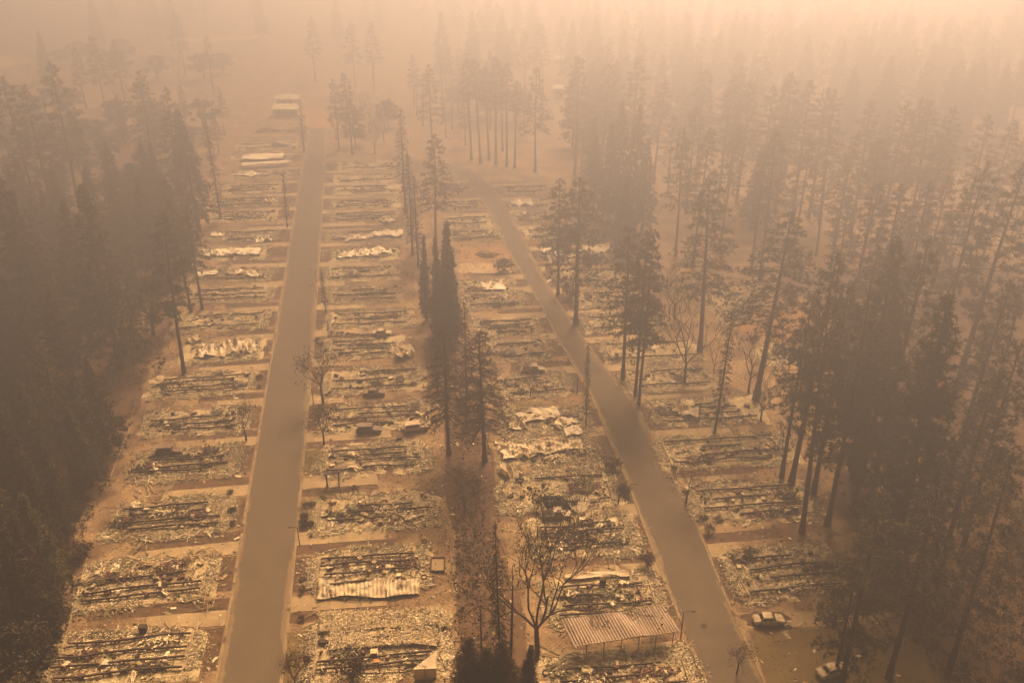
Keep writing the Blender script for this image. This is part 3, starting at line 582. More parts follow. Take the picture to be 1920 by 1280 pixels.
boxy('chimney',(1130,1095),(.9,.8,1.1),'char','dark chimney stub behind the carport home','chimney')
boxy('stove',(714,983),(.7,.6,.8),'tan','pale box in front of the third home right of the straight street','appliance')
boxy('stove',(776,973),(.7,.6,.6),'cream','cream box on the rails of the third home right of the street','appliance')
# collapsed shed bottom
a=G(798,1272); t=thing('garden_shed','half-collapsed shed with white panelled front below the nearest right home','shed',a,.05)
mb=MB(); mb.box((0,0,1.0),(2.9,.08,1.9)); link('wall',mb.mesh('wall',M['wall']),t)
mb=MB(); mb.box((1.43,1.2,.95),(.08,2.3,1.9)); link('wall',mb.mesh('wall',M['sheet']),t)
mb=MB(); mb.add([(-1.6,-.15,1.98),(1.6,-.15,2.0),(1.6,2.6,2.35),(-.2,1.6,1.7),(-1.6,-.15,2.03),(1.6,-.15,2.05),(1.6,2.6,2.4),(-.2,1.6,1.75)],[[0,1,2,3],[7,6,5,4],[0,4,5,1],[1,5,6,2],[2,6,7,3],[3,7,4,0]]); link('roof',mb.mesh('roof',M['sheet']),t)
mb=MB(); mb.box((-.05,-.06,1.0),(.06,.05,1.85)); link('door_edge',mb.mesh('door_edge',M['char']),t)
# raised bed frame
a=G(821,1060); t=thing('raised_bed','rectangular dark timber frame on pale soil right of the second home','raised bed',a,.03)
mb=MB(); mb.box((0,0,.12),(1.9,2.9,.2)); link('soil',mb.mesh('soil',M['drive']),t)
mb=MB()
for x,y,sx,sy in((-1.05,0,.16,3.2),(1.05,0,.16,3.2),(0,-1.52,1.94,.16),(0,1.52,1.94,.16)): mb.box((x,y,.2),(sx,sy,.4))
link('timber_frame',mb.mesh('timber_frame',M['char']),t)
# manhole, drain grates
for px,r_,lab in(((1320,1173),.45,'round manhole cover in the curving street'),):
    p=G(*px); mb=MB(); k=20; mb.tube([(0,0,.0),(0,0,.034)],r_,k); link('manhole_cover',mb.mesh('manhole_cover',M['char']),None,tuple(p),0,lab,'manhole cover')
def tyre(px,lab):
    p=G(*px); mb=MB(); a=np.arange(17)*2*np.pi/16; mb.tube(np.c_[np.cos(a)*.45,np.sin(a)*.45,np.full(17,.2)],.11,6); link('tyre_ring',mb.mesh('tyre_ring',M['char']),None,tuple(p),0,lab,'ring','dark rings lying on the soil')
tyre((795,1083),'dark ring at the right end of the ribbed roof'); tyre((796,1016),'dark ring behind the raised bed'); tyre((664,914),'dark ring beside the three-post frame'); tyre((568,1086),'small ring in the yard left of the ribbed roof'); tyre((1024,1262),'dark ring next to the small dark cypress')
# ---------------------------------------------------------------- piles of poles
def poles(px,n,L,W,D,lab,seed,m='palepole'):
    r=np.random.default_rng(seed); t=MB()
    for _ in range(n):
        x,y=r.uniform(-W/2,W/2),r.uniform(-D/2,D/2); a=r.uniform(0,3.1); l=r.uniform(.5,1)*L; dz=r.uniform(0,.5)
        t.tube([(x-math.cos(a)*l/2,y-math.sin(a)*l/2,.12),(x,y,.16+dz*.5),(x+math.cos(a)*l/2,y+math.sin(a)*l/2,.15+dz)],r.uniform(.04,.08),5)
    link('pole_pile',t.mesh('pole_pile',M[m]),None,tuple(G(*px)),0,lab,'pole pile','piles of fallen poles')
poles((378,1042),26,2.6,5,2.6,'thick pile of pale poles beside the second driveway left',1)
poles((262,1030),6,3,3,1,'few pale poles with a tipped sheet left of the thick pole pile',2)
poles((290,918),9,3.4,7,1.4,'loose pale poles on dark soil behind the third home',3)
poles((685,1030),24,2.0,5,1.2,'heap of pale curled strips behind the ribbed roof home',4)
poles((385,1135),10,3.4,3.5,2.4,'leaning poles at the street end between the two nearest left homes',5)
poles((205,1143),9,3.2,3,1.5,'pale poles near the forest edge above the nearest left home',6)
poles((1165,1068),8,4.5,4,1.2,'long thin poles beside the driveway above the carport home',7)
poles((1410,1122),10,3,6,1.2,'splintered poles above the sedan driveway',8)
poles((830,975),12,2.2,2.4,2,'bundle of pale strips at the right end of the third home',9)
poles((600,1160),5,3.6,5,.8,'thin poles lying on the soil strip above the nearest right home',10)
poles((640,918),10,3.2,7,1.5,'thin poles around the three-post frame',11,'beam')
poles((1560,996),5,2.2,2,1,'pale bent pipe at the foot of the right-hand pines',12)
poles((1020,1222),4,5.5,2,1,'long pale pole pointing at the vase-shaped tree',13)
for k,(a,b,lab) in enumerate([((100,1280),(165,1040),'pale fence line along the forest edge, lower left'),((205,900),(245,800),'thin fence line along the forest edge below the fifth left home'),((292,700),(325,640),'short pale fence line near the crumpled white sheets'),((838,1000),(858,1120),'thin pale fence line along the ravine right of the raised bed')]):
    P=[G(a[0]+(b[0]-a[0])*q/8,a[1]+(b[1]-a[1])*q/8) for q in range(9)]; o=P[0]; t=thing('wire_fence',lab,'fence',o)
    mb=MB(); mb.tube([p-o+np.array([0,0,.12+.1*random.random()]) for p in P],.07,5); link('rail',mb.mesh('rail',M['palepole']),t)
    for p in P[::2]:
        mb=MB(); q=p-o; mb.tube([q,q+np.array([random.uniform(-.1,.1),0,1.0])],.05,5); link('post',mb.mesh('post',M['post']),t)
# ---------------------------------------------------------------- far buildings
def house(px,Lx,Ly,h,lab,nwin=3,rz=0,m='wall'):
    t=thing('white_house',lab,'house',G(*px),rz)
    mb=MB(); mb.box((0,0,h/2),(Lx,Ly,h)); link('wall',mb.mesh('wall',M[m]),t)
    mb=MB(); e=.5; V=[(-Lx/2-e,-Ly/2-e,h),(Lx/2+e,-Ly/2-e,h),(Lx/2+e,0,h+1.5),(-Lx/2-e,0,h+1.5),(Lx/2+e,Ly/2+e,h),(-Lx/2-e,Ly/2+e,h)]
    mb.add(V,[[0,1,2,3],[3,2,4,5],[5,4,1,0]]); mb.add([V[1],V[4],V[2]],[[0,1,2]]); mb.add([V[0],V[3],V[5]],[[0,1,2]]); link('roof',mb.mesh('roof',M['whitesheet']),t)
    for k in range(nwin):
        x=-Lx/2+(k+1)*Lx/(nwin+1); mb=MB(); mb.box((x,-Ly/2-.03,h*.55),(1.5,.1,1.2)); w_=link('window',mb.mesh('window',M['glass']),t); mb=MB(); mb.box((x,-Ly/2-.05,h*.55-.66),(1.7,.2,.12)); link('sill',mb.mesh('sill',M['cream']),w_)
house((540,215),11,8,3.4,'white single-storey house beside the burnt cypress at the far end of the straight street')
house((542,196),10,6,3.2,'long pale roofed house behind the white house, far end of the street',2)
house((1047,182),5,5,4.5,'small pale square building among hazy pines',1)
house((1070,118),18,6,2.5,'very faint long building above the hazy pines',2)
mb=MB(); a_=np.linspace(0,2*np.pi,24,endpoint=False); V=[(0,0,1.6)]+[(3.6*math.cos(q)*(1+.15*math.sin(3*q)),2.6*math.sin(q),-.05) for q in a_]+[(2.0*math.cos(q),1.5*math.sin(q),1.1+.1*math.sin(5*q)) for q in a_]
mb.add(V,[[1+k,1+(k+1)%24,25+(k+1)%24,25+k] for k in range(24)]); mb.add(V,[[0,25+k,25+(k+1)%24] for k in range(24)])
link('soil_mound',mb.mesh('soil_mound',M['ground']),None,tuple(G(915,478)),0,'brown soil mound on the cleared orange lot','soil mound')
# ---------------------------------------------------------------- trees
def nrm(v): return v/(np.linalg.norm(v)+1e-9)
def trunk_mesh(h,r,m,bend=.3,name='trunk'):
    mb=MB(); n=12; z=np.linspace(0,h,n); ph=rng.uniform(0,6,2)
    P=np.c_[bend*np.sin(z/h*2.2+ph[0])-bend*math.sin(ph[0]),bend*np.sin(z/h*1.7+ph[1])-bend*math.sin(ph[1]),z]
    R=r*(1-z/h)**.75+.03; R[0]*=1.35; mb.tube(P,R,9); return mb.mesh(name,M[m],True),P
def conifer(h=30,start=.4,R=3.4,nb=75,top=.55,droop=.25,clump=7,bl=9,size=.5,width=.13,leaf='pine',bark='bark',r=.42,shape=.75,spread=.32,gap=.12,flare=.45,twigs=0,up=.35):
    tm,P=trunk_mesh(h,r,bark); mb=MB(); C=[];Dd=[];S=[]
    ga=rng.uniform(0,6)
    for k in range(nb):
        t=(k+rng.random())/nb; t=t**.92
        if rng.random()<gap: continue
        z=h*(start+(1-start)*t*.985); ga+=2.4+rng.normal(0,.5)
        prof=min(1,flare+t*2.4)*(1-t)**shape+.06
        L=R*prof*rng.uniform(.55,1.15)
        if rng.random()<.08: L*=1.25
        base=np.array([np.interp(z,P[:,2],P[:,0]),np.interp(z,P[:,2],P[:,1]),z])
        d=np.array([math.cos(ga),math.sin(ga),0]); rise=up*(t-.35)+rng.normal(0,.1)
        q=np.linspace(0,1,6)[:,None]
        B=base+d*L*q+np.array([0,0,1])*(L*(rise*q-droop*q*q+.12*droop*q**4*3))
        mb.tube(B,np.linspace(max(.05,.022*L)*(1.5 if twigs else 1),.025,6),3,0,False)
        n=max(2,int(clump*L/R+1)); s=rng.uniform(.3,1,n)**.8; side=np.array([-d[1],d[0],0])
        c=np.array([[np.interp(a,q[:,0],B[:,i]) for i in range(3)] for a in s])
        off=rng.normal(0,1,n)*spread*L*s*.6
        cc=c+side*off[:,None]+np.c_[np.zeros(n),np.zeros(n),rng.normal(0,.18,n)]
        for a,b_ in zip(c,cc):
            if twigs or rng.random()<.35: mb.tube([a-(d*.25),(a+b_)/2,b_],[.035,.028,.018] if twigs else [.02,.015,.01],3,0,False)
        for b_ in cc:
            m=bl; D=rng.normal(size=(m,3))+d*.5+np.array([0,0,.25]); C.append(np.tile(b_,(m,1))+rng.normal(0,.07,(m,3))); Dd.append(D); S.append(rng.uniform(.6,1.15,m)*size)
    # leader
    m=bl*4; zz=rng.uniform(h*.95,h,m); C.append(np.c_[rng.normal(0,.15,(m,2))+P[-1,:2],zz]); Dd.append(rng.normal(size=(m,3))+[0,0,.8]); S.append(rng.uniform(.5,1,m)*size)
    mb.blades(np.concatenate(C),np.concatenate(Dd),np.concatenate(S),width,1)
    return tm,mb.mesh('crown',[M[bark],M[leaf]]),h
def bare(h=12,r=.25,levels=5,leaf=None,nleaf=0,bark='greybark',spreadA=.5,vase=True,leafsize=.25,fork=.25,rat=.74,lz=.0):
    tb=MB(); mb=MB(); tips=[]
    def rec(p,d,L,rr,lv):
        k=4; P=[p]; dd=d.copy()
        for _ in range(k):
            dd=nrm(dd+rng.normal(0,.10,3)+np.array([0,0,.05])); P.append(P[-1]+dd*L/k)
        mb.tube(P,np.linspace(rr,rr*.68,k+1),5 if lv>2 else 3,0,False)
        if lv<=0: tips.append(P[-1]); tips.append(P[2]); return
        for _ in range(rng.choice([2,3,3]) if lv>1 else 3):
            a=nrm(dd+rng.normal(0,spreadA,3)*np.array([1,1,.7])+np.array([0,0,.12]))
            rec(P[-1] if rng.random()<.6 else P[3],a,L*rng.uniform(.62,.88)*rat/.74,rr*.62,lv-1)
    z=np.linspace(0,h*fork,5); tb.tube(np.c_[.1*np.sin(z),0*z,z],np.linspace(r*1.25,r*.9,5),8)
    nmain=5 if vase else 4
    for k in range(nmain):
        a=k*2*np.pi/nmain+rng.normal(0,.3); sl=rng.uniform(.25,.55) if vase else rng.uniform(.4,.9)
        rec(np.array([.1*math.sin(h*fork),0,h*fork-.05]),nrm(np.array([math.cos(a)*sl,math.sin(a)*sl,1])),h*.30,r*.55,levels-1)
    if leaf:
        T=np.array(tips); T=T[rng.integers(0,len(T),nleaf)]+rng.normal(0,.35,(nleaf,3)); 
        if lz: T=T[T[:,2]>h*lz]
        mb.leaves(T,rng.uniform(.6,1.3,len(T))*leafsize,1)
    return tb.mesh('trunk',M[bark],True),mb.mesh('crown',[M[bark],M[leaf or 'burnt']]),h
def oak(h=12,R=5,leaf='oak',n=5200,bark='bark',ls=.42):
    tm,P=trunk_mesh(h*.75,.3,bark,.5); mb=MB(); C=[]
    for k in range(26):
        a=rng.uniform(0,6.3); rr=R*math.sqrt(rng.random())*.8; z=h*(.35+.6*rng.random()*(1-.45*rr/R)); c=np.array([rr*math.cos(a),rr*math.sin(a),z]); s=rng.uniform(.7,1.6)
        mb.tube([(0,0,h*.3),(c*[.5,.5,0]+[0,0,h*.3+(z-h*.3)*.6]),c],[.12,.07,.02],4,0,False)
        m=n//26; g=rng.normal(size=(m,3)); g=g/np.linalg.norm(g,axis=1)[:,None]*rng.uniform(.5,1.15,m)[:,None]*s; g[:,2]*=.75; C.append(c+g)
    mb.leaves(np.concatenate(C),ls*rng.uniform(.6,1.3,len(np.concatenate(C))),1)
    return tm,mb.mesh('crown',[M[bark],M[leaf]]),h
def shrub(r=1.,h=1.2,leaf='burnt',n=500,ls=.2):
    mb=MB(); C=[]
    for k in range(12):
        a=rng.uniform(0,6.3); e=np.array([math.cos(a)*r*rng.uniform(.3,.9),math.sin(a)*r*rng.uniform(.3,.9),h*rng.uniform(.6,1)]); mb.tube([(0,0,-.05),e*.5+[0,0,.1],e],[.05,.03,.01],4,0,False); C.append(e+rng.normal(0,.25*r,(n//12,3))*[1,1,.7])
    C=np.concatenate(C); C=C[C[:,2]>.05]; mb.leaves(C,ls,1); return mb.mesh('shrub',[M['burntbark'],M[leaf]])
V={}
V['pine']=[conifer(30,.40,4.4,84,leaf='pine',clump=13,bl=12,gap=.2,size=.62,width=.10,flare=.6,shape=.6,r=.29) for _ in range(4)]
V['openpine']=[conifer(32,.34,5.6,92,leaf='pine',clump=20,bl=14,size=.58,width=.09,gap=.14,droop=.3,spread=.40,shape=.55,flare=.6,r=.34) for _ in range(3)]
V['bigpine']=[conifer(32,.14,6.0,84,leaf='pine',clump=26,bl=14,size=.6,width=.10,gap=.25,spread=.32,shape=.55,flare=.5,r=.36,droop=.35) for _ in range(2)]
V['highpine']=[conifer(30,.62,2.6,46,leaf='pine',clump=12,bl=12,size=.55,width=.10,flare=.7,shape=.6,r=.28) for _ in range(2)]
V['scorched']=[conifer(30,.33,4.3,86,leaf='scorch',clump=13,bl=12,gap=.2,size=.6,width=.10,flare=.6,shape=.6,r=.29) for _ in range(3)]
V['spire']=[conifer(30,.10,5.2,160,leaf='pine',clump=15,bl=14,size=.62,width=.18,shape=.9,flare=.8,gap=.04,droop=.4) for _ in range(3)]
V['spirebrown']=[conifer(28,.12,4.8,150,leaf='scorch',clump=15,bl=14,size=.6,width=.17,shape=.9,flare=.8,gap=.05,droop=.4) for _ in range(2)]
V['burntpine']=[conifer(28,.26,5.0,150,leaf='burnt',bark='burntbark',clump=20,bl=6,size=.42,width=.085,gap=.03,droop=.5,twigs=1,shape=.55,flare=.75,up=.95,r=.36,spread=.42) for _ in range(3)]
V['burntthin']=[conifer(28,.14,2.0,150,leaf='burnt',bark='burntbark',clump=8,bl=4,size=.42,width=.08,gap=.18,twigs=1,shape=.5,flare=.6,r=.24,droop=.6) for _ in range(2)]
V['cypress']=[conifer(18,.04,1.25,210,leaf='cypress',bark='burntbark',clump=9,bl=9,size=.34,width=.12,shape=.85,flare=.7,droop=-.9,gap=0,r=.2) for _ in range(2)]
V['snag']=[conifer(26,.3,1.3,30,leaf='burnt',bark='burntbark',clump=2,bl=3,size=.3,width=.04,r=.3,twigs=1) for _ in range(2)]
V['bare']=[bare(11,.16,5,vase=False) for _ in range(2)]
V['oak']=[oak(12,5.5),oak(14,6,'scorch'),oak(11,5,'pine')]
V['small']=[bare(5,.12,4,'burnt',900,'burntbark',.6,False,.16,.45),bare(5.5,.12,4,'burnt',1300,'burntbark',.65,False,.18,.4)]
DESC={}
def tree(kind,x,y,h,lab,group=None,name=None,var=None,wide=1.0,cat='tree'):
    v=V[kind][var if var is not None else random.randrange(len(V[kind]))]; s=h/v[2]
    nm=name or {'cypress':'cypress_tree','oak':'oak_tree','bare':'bare_tree','small':'street_tree','snag':'dead_pine','burntpine':'burnt_pine','burntthin':'burnt_pine','vase':'vase_tree'}.get(kind,'pine_tree')
    t=thing(nm,lab,cat,(x,y,-.05),random.uniform(0,6.28),group); t.scale=(s*wide*random.uniform(.93,1.07),s*wide*random.uniform(.93,1.07),s); t.rotation_euler[0]=random.gauss(0,.018); t.rotation_euler[1]=random.gauss(0,.018)
    link('trunk',v[0],t); link('crown',v[1],t); return t
PLACED=[]
def tp(kind,xt,yt,yb,lab,group=None,**k):
    a=(yb-640)/F; t=H/(math.sin(PITCH)+a*math.cos(PITCH)); Y=t*(math.cos(PITCH)-a*math.sin(PITCH))
    h=H-Y*math.tan(PITCH+math.atan((yt-640)/F)); dz=Y*math.cos(PITCH)+(H-h)*math.sin(PITCH); X=(xt-960)/F*dz
    PLACED.append((X,Y)); return tree(kind,X,Y,h,lab,group,**k)
# centre strip
tp('burntpine',832,597,850,'burnt pine with bare lower trunk, left of the central pair',var=0)
tp('burntpine',905,615,864,'burnt pine with drooping brown branches, right of the central pair',var=1,wide=1.15)
tp('burntthin',868,560,800,'slender black burnt tree standing between and behind the central pair')
tp('burntthin',815,600,742,'narrow burnt trunk just left of the central pair',wide=1.2)
tp('cypress',793,440,600,'pointed dark cypress at the left of the central row',wide=1.1)
tp('cypress',812,446,628,'short dark cypress in the middle of the central row',wide=1.2)
tp('cypress',831,418,640,'tallest and widest cypress of the central row, rounded top',wide=1.5)
tp('cypress',851,470,640,'cypress hidden behind the right of the central row',wide=1.3)
tp('burntthin',763,285,478,'tall narrow burnt pine left of the airy pine by the cypress row',wide=1.25)
tp('openpine',808,250,456,'airy pine with rounded crown behind the cypress row')
tp('burntthin',750,200,400,'hazy narrow pine above the tall burnt one',wide=1.3)
tp('burntthin',776,330,500,'narrow dark pine hugging the tall burnt pine',wide=1.2)
tp('burntthin',1106,640,798,'slim burnt tree at the left kerb of the curving street',wide=.75)
tp('burntthin',1368,583,812,'lone slim black burnt tree standing on rubble right of the street',wide=1.0)
tp('openpine',1186,425,711,'leftmost of the three tall pines grouped right of the curving street',var=0,wide=1.05)
tp('openpine',1214,430,742,'middle pine of the three grouped right of the curving street',var=1,wide=.75)
tp('openpine',1222,434,757,'nearest pine of the three, its trunk touching its twin',var=2,wide=.75)
tp('openpine',1090,326,608,'large dense pine right of the curving street, thick leaning trunk',var=1,wide=1.35)
tp('openpine',1052,335,552,'smaller pine hugging the left of the large dense one',var=2,wide=1.15)
tp('openpine',1347,337,657,'tall pine with open layered crown above bright rubble',var=0,wide=1.15)
tp('openpine',1468,398,750,'broad dark crowned pine with long clear trunk, right of the layered one',var=1,wide=1.3)
tp('pine',1524,548,896,'slender pine at the edge of the right-hand forest',wide=.95)
tp('pine',1560,470,905,'pine with thin top rising first in the right-hand forest')
tp('pine',1600,530,925,'dark pine second in the right-hand forest edge')
tp('pine',1585,565,998,'nearest thick trunk pine at the corner of the right-hand homes')
tp('pine',1640,545,985,'pine just right of the thick trunk pine')
tp('scorched',1682,570,960,'brownish pine in the dark right-hand clump')
tp('spire',1700,450,900,'pointed pine rising above the dark right-hand clump')
tp('pine',1745,440,910,'twin-topped pine right of the pointed one')
tp('spire',1800,550,1060,'wide pointed pine in the lower right clump')
tp('bigpine',1662,925,1278,'big near pine with clumpy dark boughs at the bottom right',var=0,wide=1.1)
tp('bigpine',1625,1010,1262,'slimmer near pine touching the big one on its left',var=1,wide=.9)
tp('pine',1768,890,1270,'near pine with clear straight trunk, right of the big one',var=1,wide=1.2)
for k,(x,y,b_) in enumerate([(1640,340,640),(1690,345,660),(1742,343,640),(1770,330,600),(1850,305,720),(1905,300,740),(1880,520,900),(1868,700,1090),(1920,640,1050),(1905,850,1260),(1640,468,800),(1655,590,880),(1770,640,1000)]):
    tp('pine' if k%3 else 'scorched',x,y,b_,'tall pine in the dense right-hand forest','pines of the dense right-hand forest',wide=1.1)
for k,(x,y,b_,lb) in enumerate([(1463,240,520,'right'),(1440,275,505,'left')]): tp('pine',x,y,b_,'hazy tall pine, %s of the pair above the broad dark crowned pine'%lb,wide=1.1)
tp('pine',1325,240,500,'hazy pine above the open layered pine'); tp('pine',1288,240,480,'hazy slender pine left of the layered pine'); tp('pine',1376,235,455,'lone hazy pine above the layered pine')
for x,y,b_,lb in[(805,120,290,'broad hazy pine alone above the airy pine'),(648,137,290,'right one of two hazy pines beside the end of the straight street'),(624,148,280,'left one of two hazy pines beside the end of the straight street'),(1006,126,322,'dark hazy pine with a full crown left of the square pale building'),(1085,103,330,'tall hazy pine right of the square pale building'),(1135,115,335,'hazy broad pine beside another, right of the square building'),(1195,105,360,'hazy pine with a sharp tip in the distant skyline')]:
    tp('pine',x,y,b_,lb,wide=1.15)
for x,y,b_ in[(880,110,300),(898,112,305),(928,105,308),(950,118,312),(915,125,300),(965,150,315)]: tp('highpine',x,y,b_,'hazy bare-trunked pine in the thin group at centre','thin bare-trunked pines',wide=1.3)
for x,y,b_ in[(1170,190,410),(1197,196,430),(1150,230,420),(1215,260,440),(1178,330,480),(1120,250,400)]: tp('spire',x,y,b_,'hazy dark fir of the clump above the double pine','hazy firs above the double pine')
for x,y,b_ in[(1325,128,340),(1240,150,340),(1390,124,360),(1372,150,370),(1408,150,380),(1450,160,390),(1490,135,400),(1525,150,400),(1555,165,410),(1578,170,420),(1640,190,430),(1700,190,440),(1730,182,440),(1758,190,450),(1785,200,450),(1860,215,460),(1893,225,460),(1305,200,400),(1520,260,480),(1560,300,480),(1600,250,460),(1660,260,500),(1600,370,560)]:
    tp('pine',x,y,b_,'faint pine on the hazy skyline of the right-hand forest','faint skyline pines at right',wide=1.2)
# street trees
tp('burntthin',560,185,283,'dark-topped slim burnt tree in front of the white house',wide=1.5)
tp('burntthin',526,318,426,'slim burnt tree left of the far part of the straight street',wide=1.1)
tp('burntthin',603,505,586,'slim burnt street tree with a small crown right of the straight street',wide=1.2)
tp('burntthin',612,595,636,'thin short burnt sapling right of the straight street',wide=.9)
tp('small',598,678,757,'windswept small burnt tree at the right kerb of the straight street',var=0)
tp('small',600,772,834,'bushy small burnt tree below the windswept one',var=1)
tp('small',453,770,826,'small green-brown tree at the left kerb of the straight street',var=1)
tp('small',995,712,744,'tiny round-headed tree on the pale slab left of the curving street',var=0)
tp('small',1388,1218,1262,'small bare young tree on the yellow grass',var=0)
tp('small',545,1235,1290,'small bare tree at the bottom by the straight street',var=1)
tp('small',1162,910,945,'low burnt tree at the kerb below the lamp, left of the curving street',var=1)
tp('small',1292,890,945,'spindly burnt tree at the right kerb of the curving street',var=0)
# vase tree
V['vase']=[bare(20,.33,6,'vase',1700,'greybark',.42,True,.30,.26)]
tp('vase',1010,988,1236,'large leafless vase-shaped tree with sparse green leaf at its top right',wide=.92)
tp('cypress',990,1210,1300,'small dark conical cypress at the bottom beside the vase-shaped tree',wide=2.2)
tp('burntthin',938,985,1290,'tall dark sparse burnt pine left of the vase-shaped tree',var=0,wide=.8)
tp('snag',905,1130,1300,'thin dead pine at the bottom of the ravine',wide=1.2)
tp('snag',955,1060,1290,'thin dead pine leaning near the vase-shaped tree',wide=1)
for x,y,b_ in[(885,1195,1310),(915,1215,1320),(945,1200,1315),(870,1240,1330)]: tp('spirebrown',x,y,b_,'low dark bushy fir in the ravine at bottom centre','dark bushy firs at the bottom centre',wide=2.0)
for x,y,b_,lb in[(1300,560,720,'bare branching tree left of the lone slim burnt tree'),(1420,620,735,'bare forked tree at the foot of the broad dark pine'),(1345,640,700,'greyish bare tree just behind the lone slim burnt tree'),(1275,490,600,'hazy bare tree cluster above the rubble'),(1480,790,880,'bare shrub-like tree before the right-hand forest'),(1260,520,590,'hazy bare tree right of the three grouped pines'),(1440,700,790,'small forked snag by the broad dark pine'),(870,880,960,'bare thorny tree in the ravine below the central pair'),(890,950,1010,'lower bare thorny tree in the ravine')]:
    tp('bare',x,y,b_,lb)
# left forest, trees one can single out
for kd,x,y,b_,lb in[('spire',148,347,690,'large dark pointed fir high in the left forest'),('spire',18,325,690,'dark fir at the left edge, beside the pointed one'),('spirebrown',108,378,640,'smaller brown fir just left of the large pointed fir'),('pine',85,118,420,'tallest hazy pine in the upper left'),('pine',10,143,430,'hazy pine at the upper left edge'),('pine',42,162,430,'hazy pine between two taller ones at the upper left'),('pine',256,134,350,'hazy pine rising above the middle of the left forest'),('pine',305,163,350,'pointed hazy pine right of the rising one'),('spire',335,205,430,'dark hazy fir at the right shoulder of the left forest'),('pine',307,208,420,'narrow hazy fir touching the shoulder fir'),('burntthin',386,235,410,'narrow burnt fir at the right end of the left forest'),('pine',320,372,585,'broad pine with bare leg trunks beside the tenth left home'),('pine',345,385,580,'right one of two pines with bare leg trunks by the homes'),('pine',288,400,700,'tall pine just behind the crumpled white sheets'),('spirebrown',90,545,800,'brown pointed tree in the middle of the left forest'),('scorched',62,640,900,'orange-brown pine in the lower left forest')]:
    tp(kd,x,y,b_,lb,wide=1.15)
# forest fill
def inside(p,poly):
    x,y=p; r=False; n=len(poly)
    for k in range(n):
        x1,y1=poly[k][:2]; x2,y2=poly[(k+1)%n][:2]
        if (y1>y)!=(y2>y) and x<(x2-x1)*(y-y1)/(y2-y1)+x1: r=not r
    return r
def fill(poly,n,dmin,kinds,hr,lab,group,wide=1.1,clear=None,tries=9000):
    P=np.array(poly); k=0
    for _ in range(tries):
        if k>=n: break
        p=(random.uniform(P[:,0].min(),P[:,0].max()),random.uniform(P[:,1].min(),P[:,1].max()))
        if not inside(p,poly) or any((p[0]-a)**2+(p[1]-b)**2<dmin**2 for a,b in PLACED): continue
        PLACED.append(p); kd=random.choice(kinds)
        h=random.uniform(*(hr if kd not in('oak','bare') else (9,15)))
        nm='oak tree' if kd=='oak' else 'bare tree' if kd=='bare' else 'conifer'
        tree(kd,p[0],p[1],h,lab%nm,group%nm,wide=wide*random.uniform(.9,1.15)); k+=1
g=lambda x,y:tuple(G(x,y)[:2])
LF=[g(60,1290),g(130,1080),g(190,940),g(235,830),g(285,700),g(330,590),g(365,480),g(385,400),g(300,400),g(0,420),(-165,190),(-82,84)]
fill([g(-160,1290),g(70,1290),g(105,1120),g(165,940),g(212,840),g(-120,840)],36,4.4,['spirebrown','spire','spirebrown','scorched','spire'],(14,23),'%s in the dark lower left forest','%ss of the lower left forest',1.15)
fill(LF,88,5.8,['spire','spire','spirebrown','oak','pine','scorched','oak'],(18,29),'%s in the dense dark left forest','%ss of the dense left forest',1.15)
fill([(-84,96),g(40,1200),g(70,1290),(-52,62),(-60,40),(-90,50)],24,4.6,['oak','spirebrown','oak'],(10,16),'brown %s in the dark bottom left corner','brown %ss in the bottom left corner',1.2)
fill([g(385,400),g(300,400),g(0,420),g(0,250),g(430,250)],28,10,['pine','spire','oak','oak','scorched'],(13,24),'hazy %s in the upper left forest','hazy %ss of the upper left forest',1.2)
fill([g(470,250),g(490,160),g(400,110),g(0,110),g(0,250),g(380,250)],26,9,['oak','oak','oak','bare'],(9,17),'faint %s of the far upper left haze','faint %ss of the far upper left haze',1.3)
fill([g(620,268),g(740,300),g(740,210),g(640,235)],10,7,['oak','bare'],(8,14),'hazy %s right of the far end of the straight street','hazy %ss beyond the straight street')
RF=[g(1800,1290),g(1745,1230),g(1590,990),g(1540,900),g(1640,800),g(1560,650),g(1700,560),g(1920,560),(150,140),(95,80)]
fill(RF,13,9,['pine','pine','scorched','spire','openpine'],(24,35),'%s inside the dense dark right forest','%ss inside the dense right forest',1.15)
fill([(62,60),(75,84),(100,84),(110,40),(70,35)],9,7,['pine','scorched','spire'],(24,30),'near dark %s filling the bottom right corner','near dark %ss in the bottom right corner',1.2)
fill([g(1560,650),g(1480,500),g(1500,430),g(1920,400),g(2000,560),g(1700,560)],12,11,['pine','scorched'],(20,30),'hazy %s of the middle right forest','hazy %ss of the middle right forest',1.15)
fill([g(1150,400),g(1060,325),g(1060,270),g(1500,330),g(1920,380),g(1920,440),g(1400,450)],15,12,['pine','pine','spire','scorched'],(22,33),'hazy %s behind the curving street','hazy %ss behind the curving street',1.15)
fill([g(740,290),g(850,300),g(1060,270),g(1060,200),g(740,200)],16,11,['pine','oak','snag'],(16,28),'faint %s beyond the bend of the curving street','faint %ss beyond the bend',1.15)
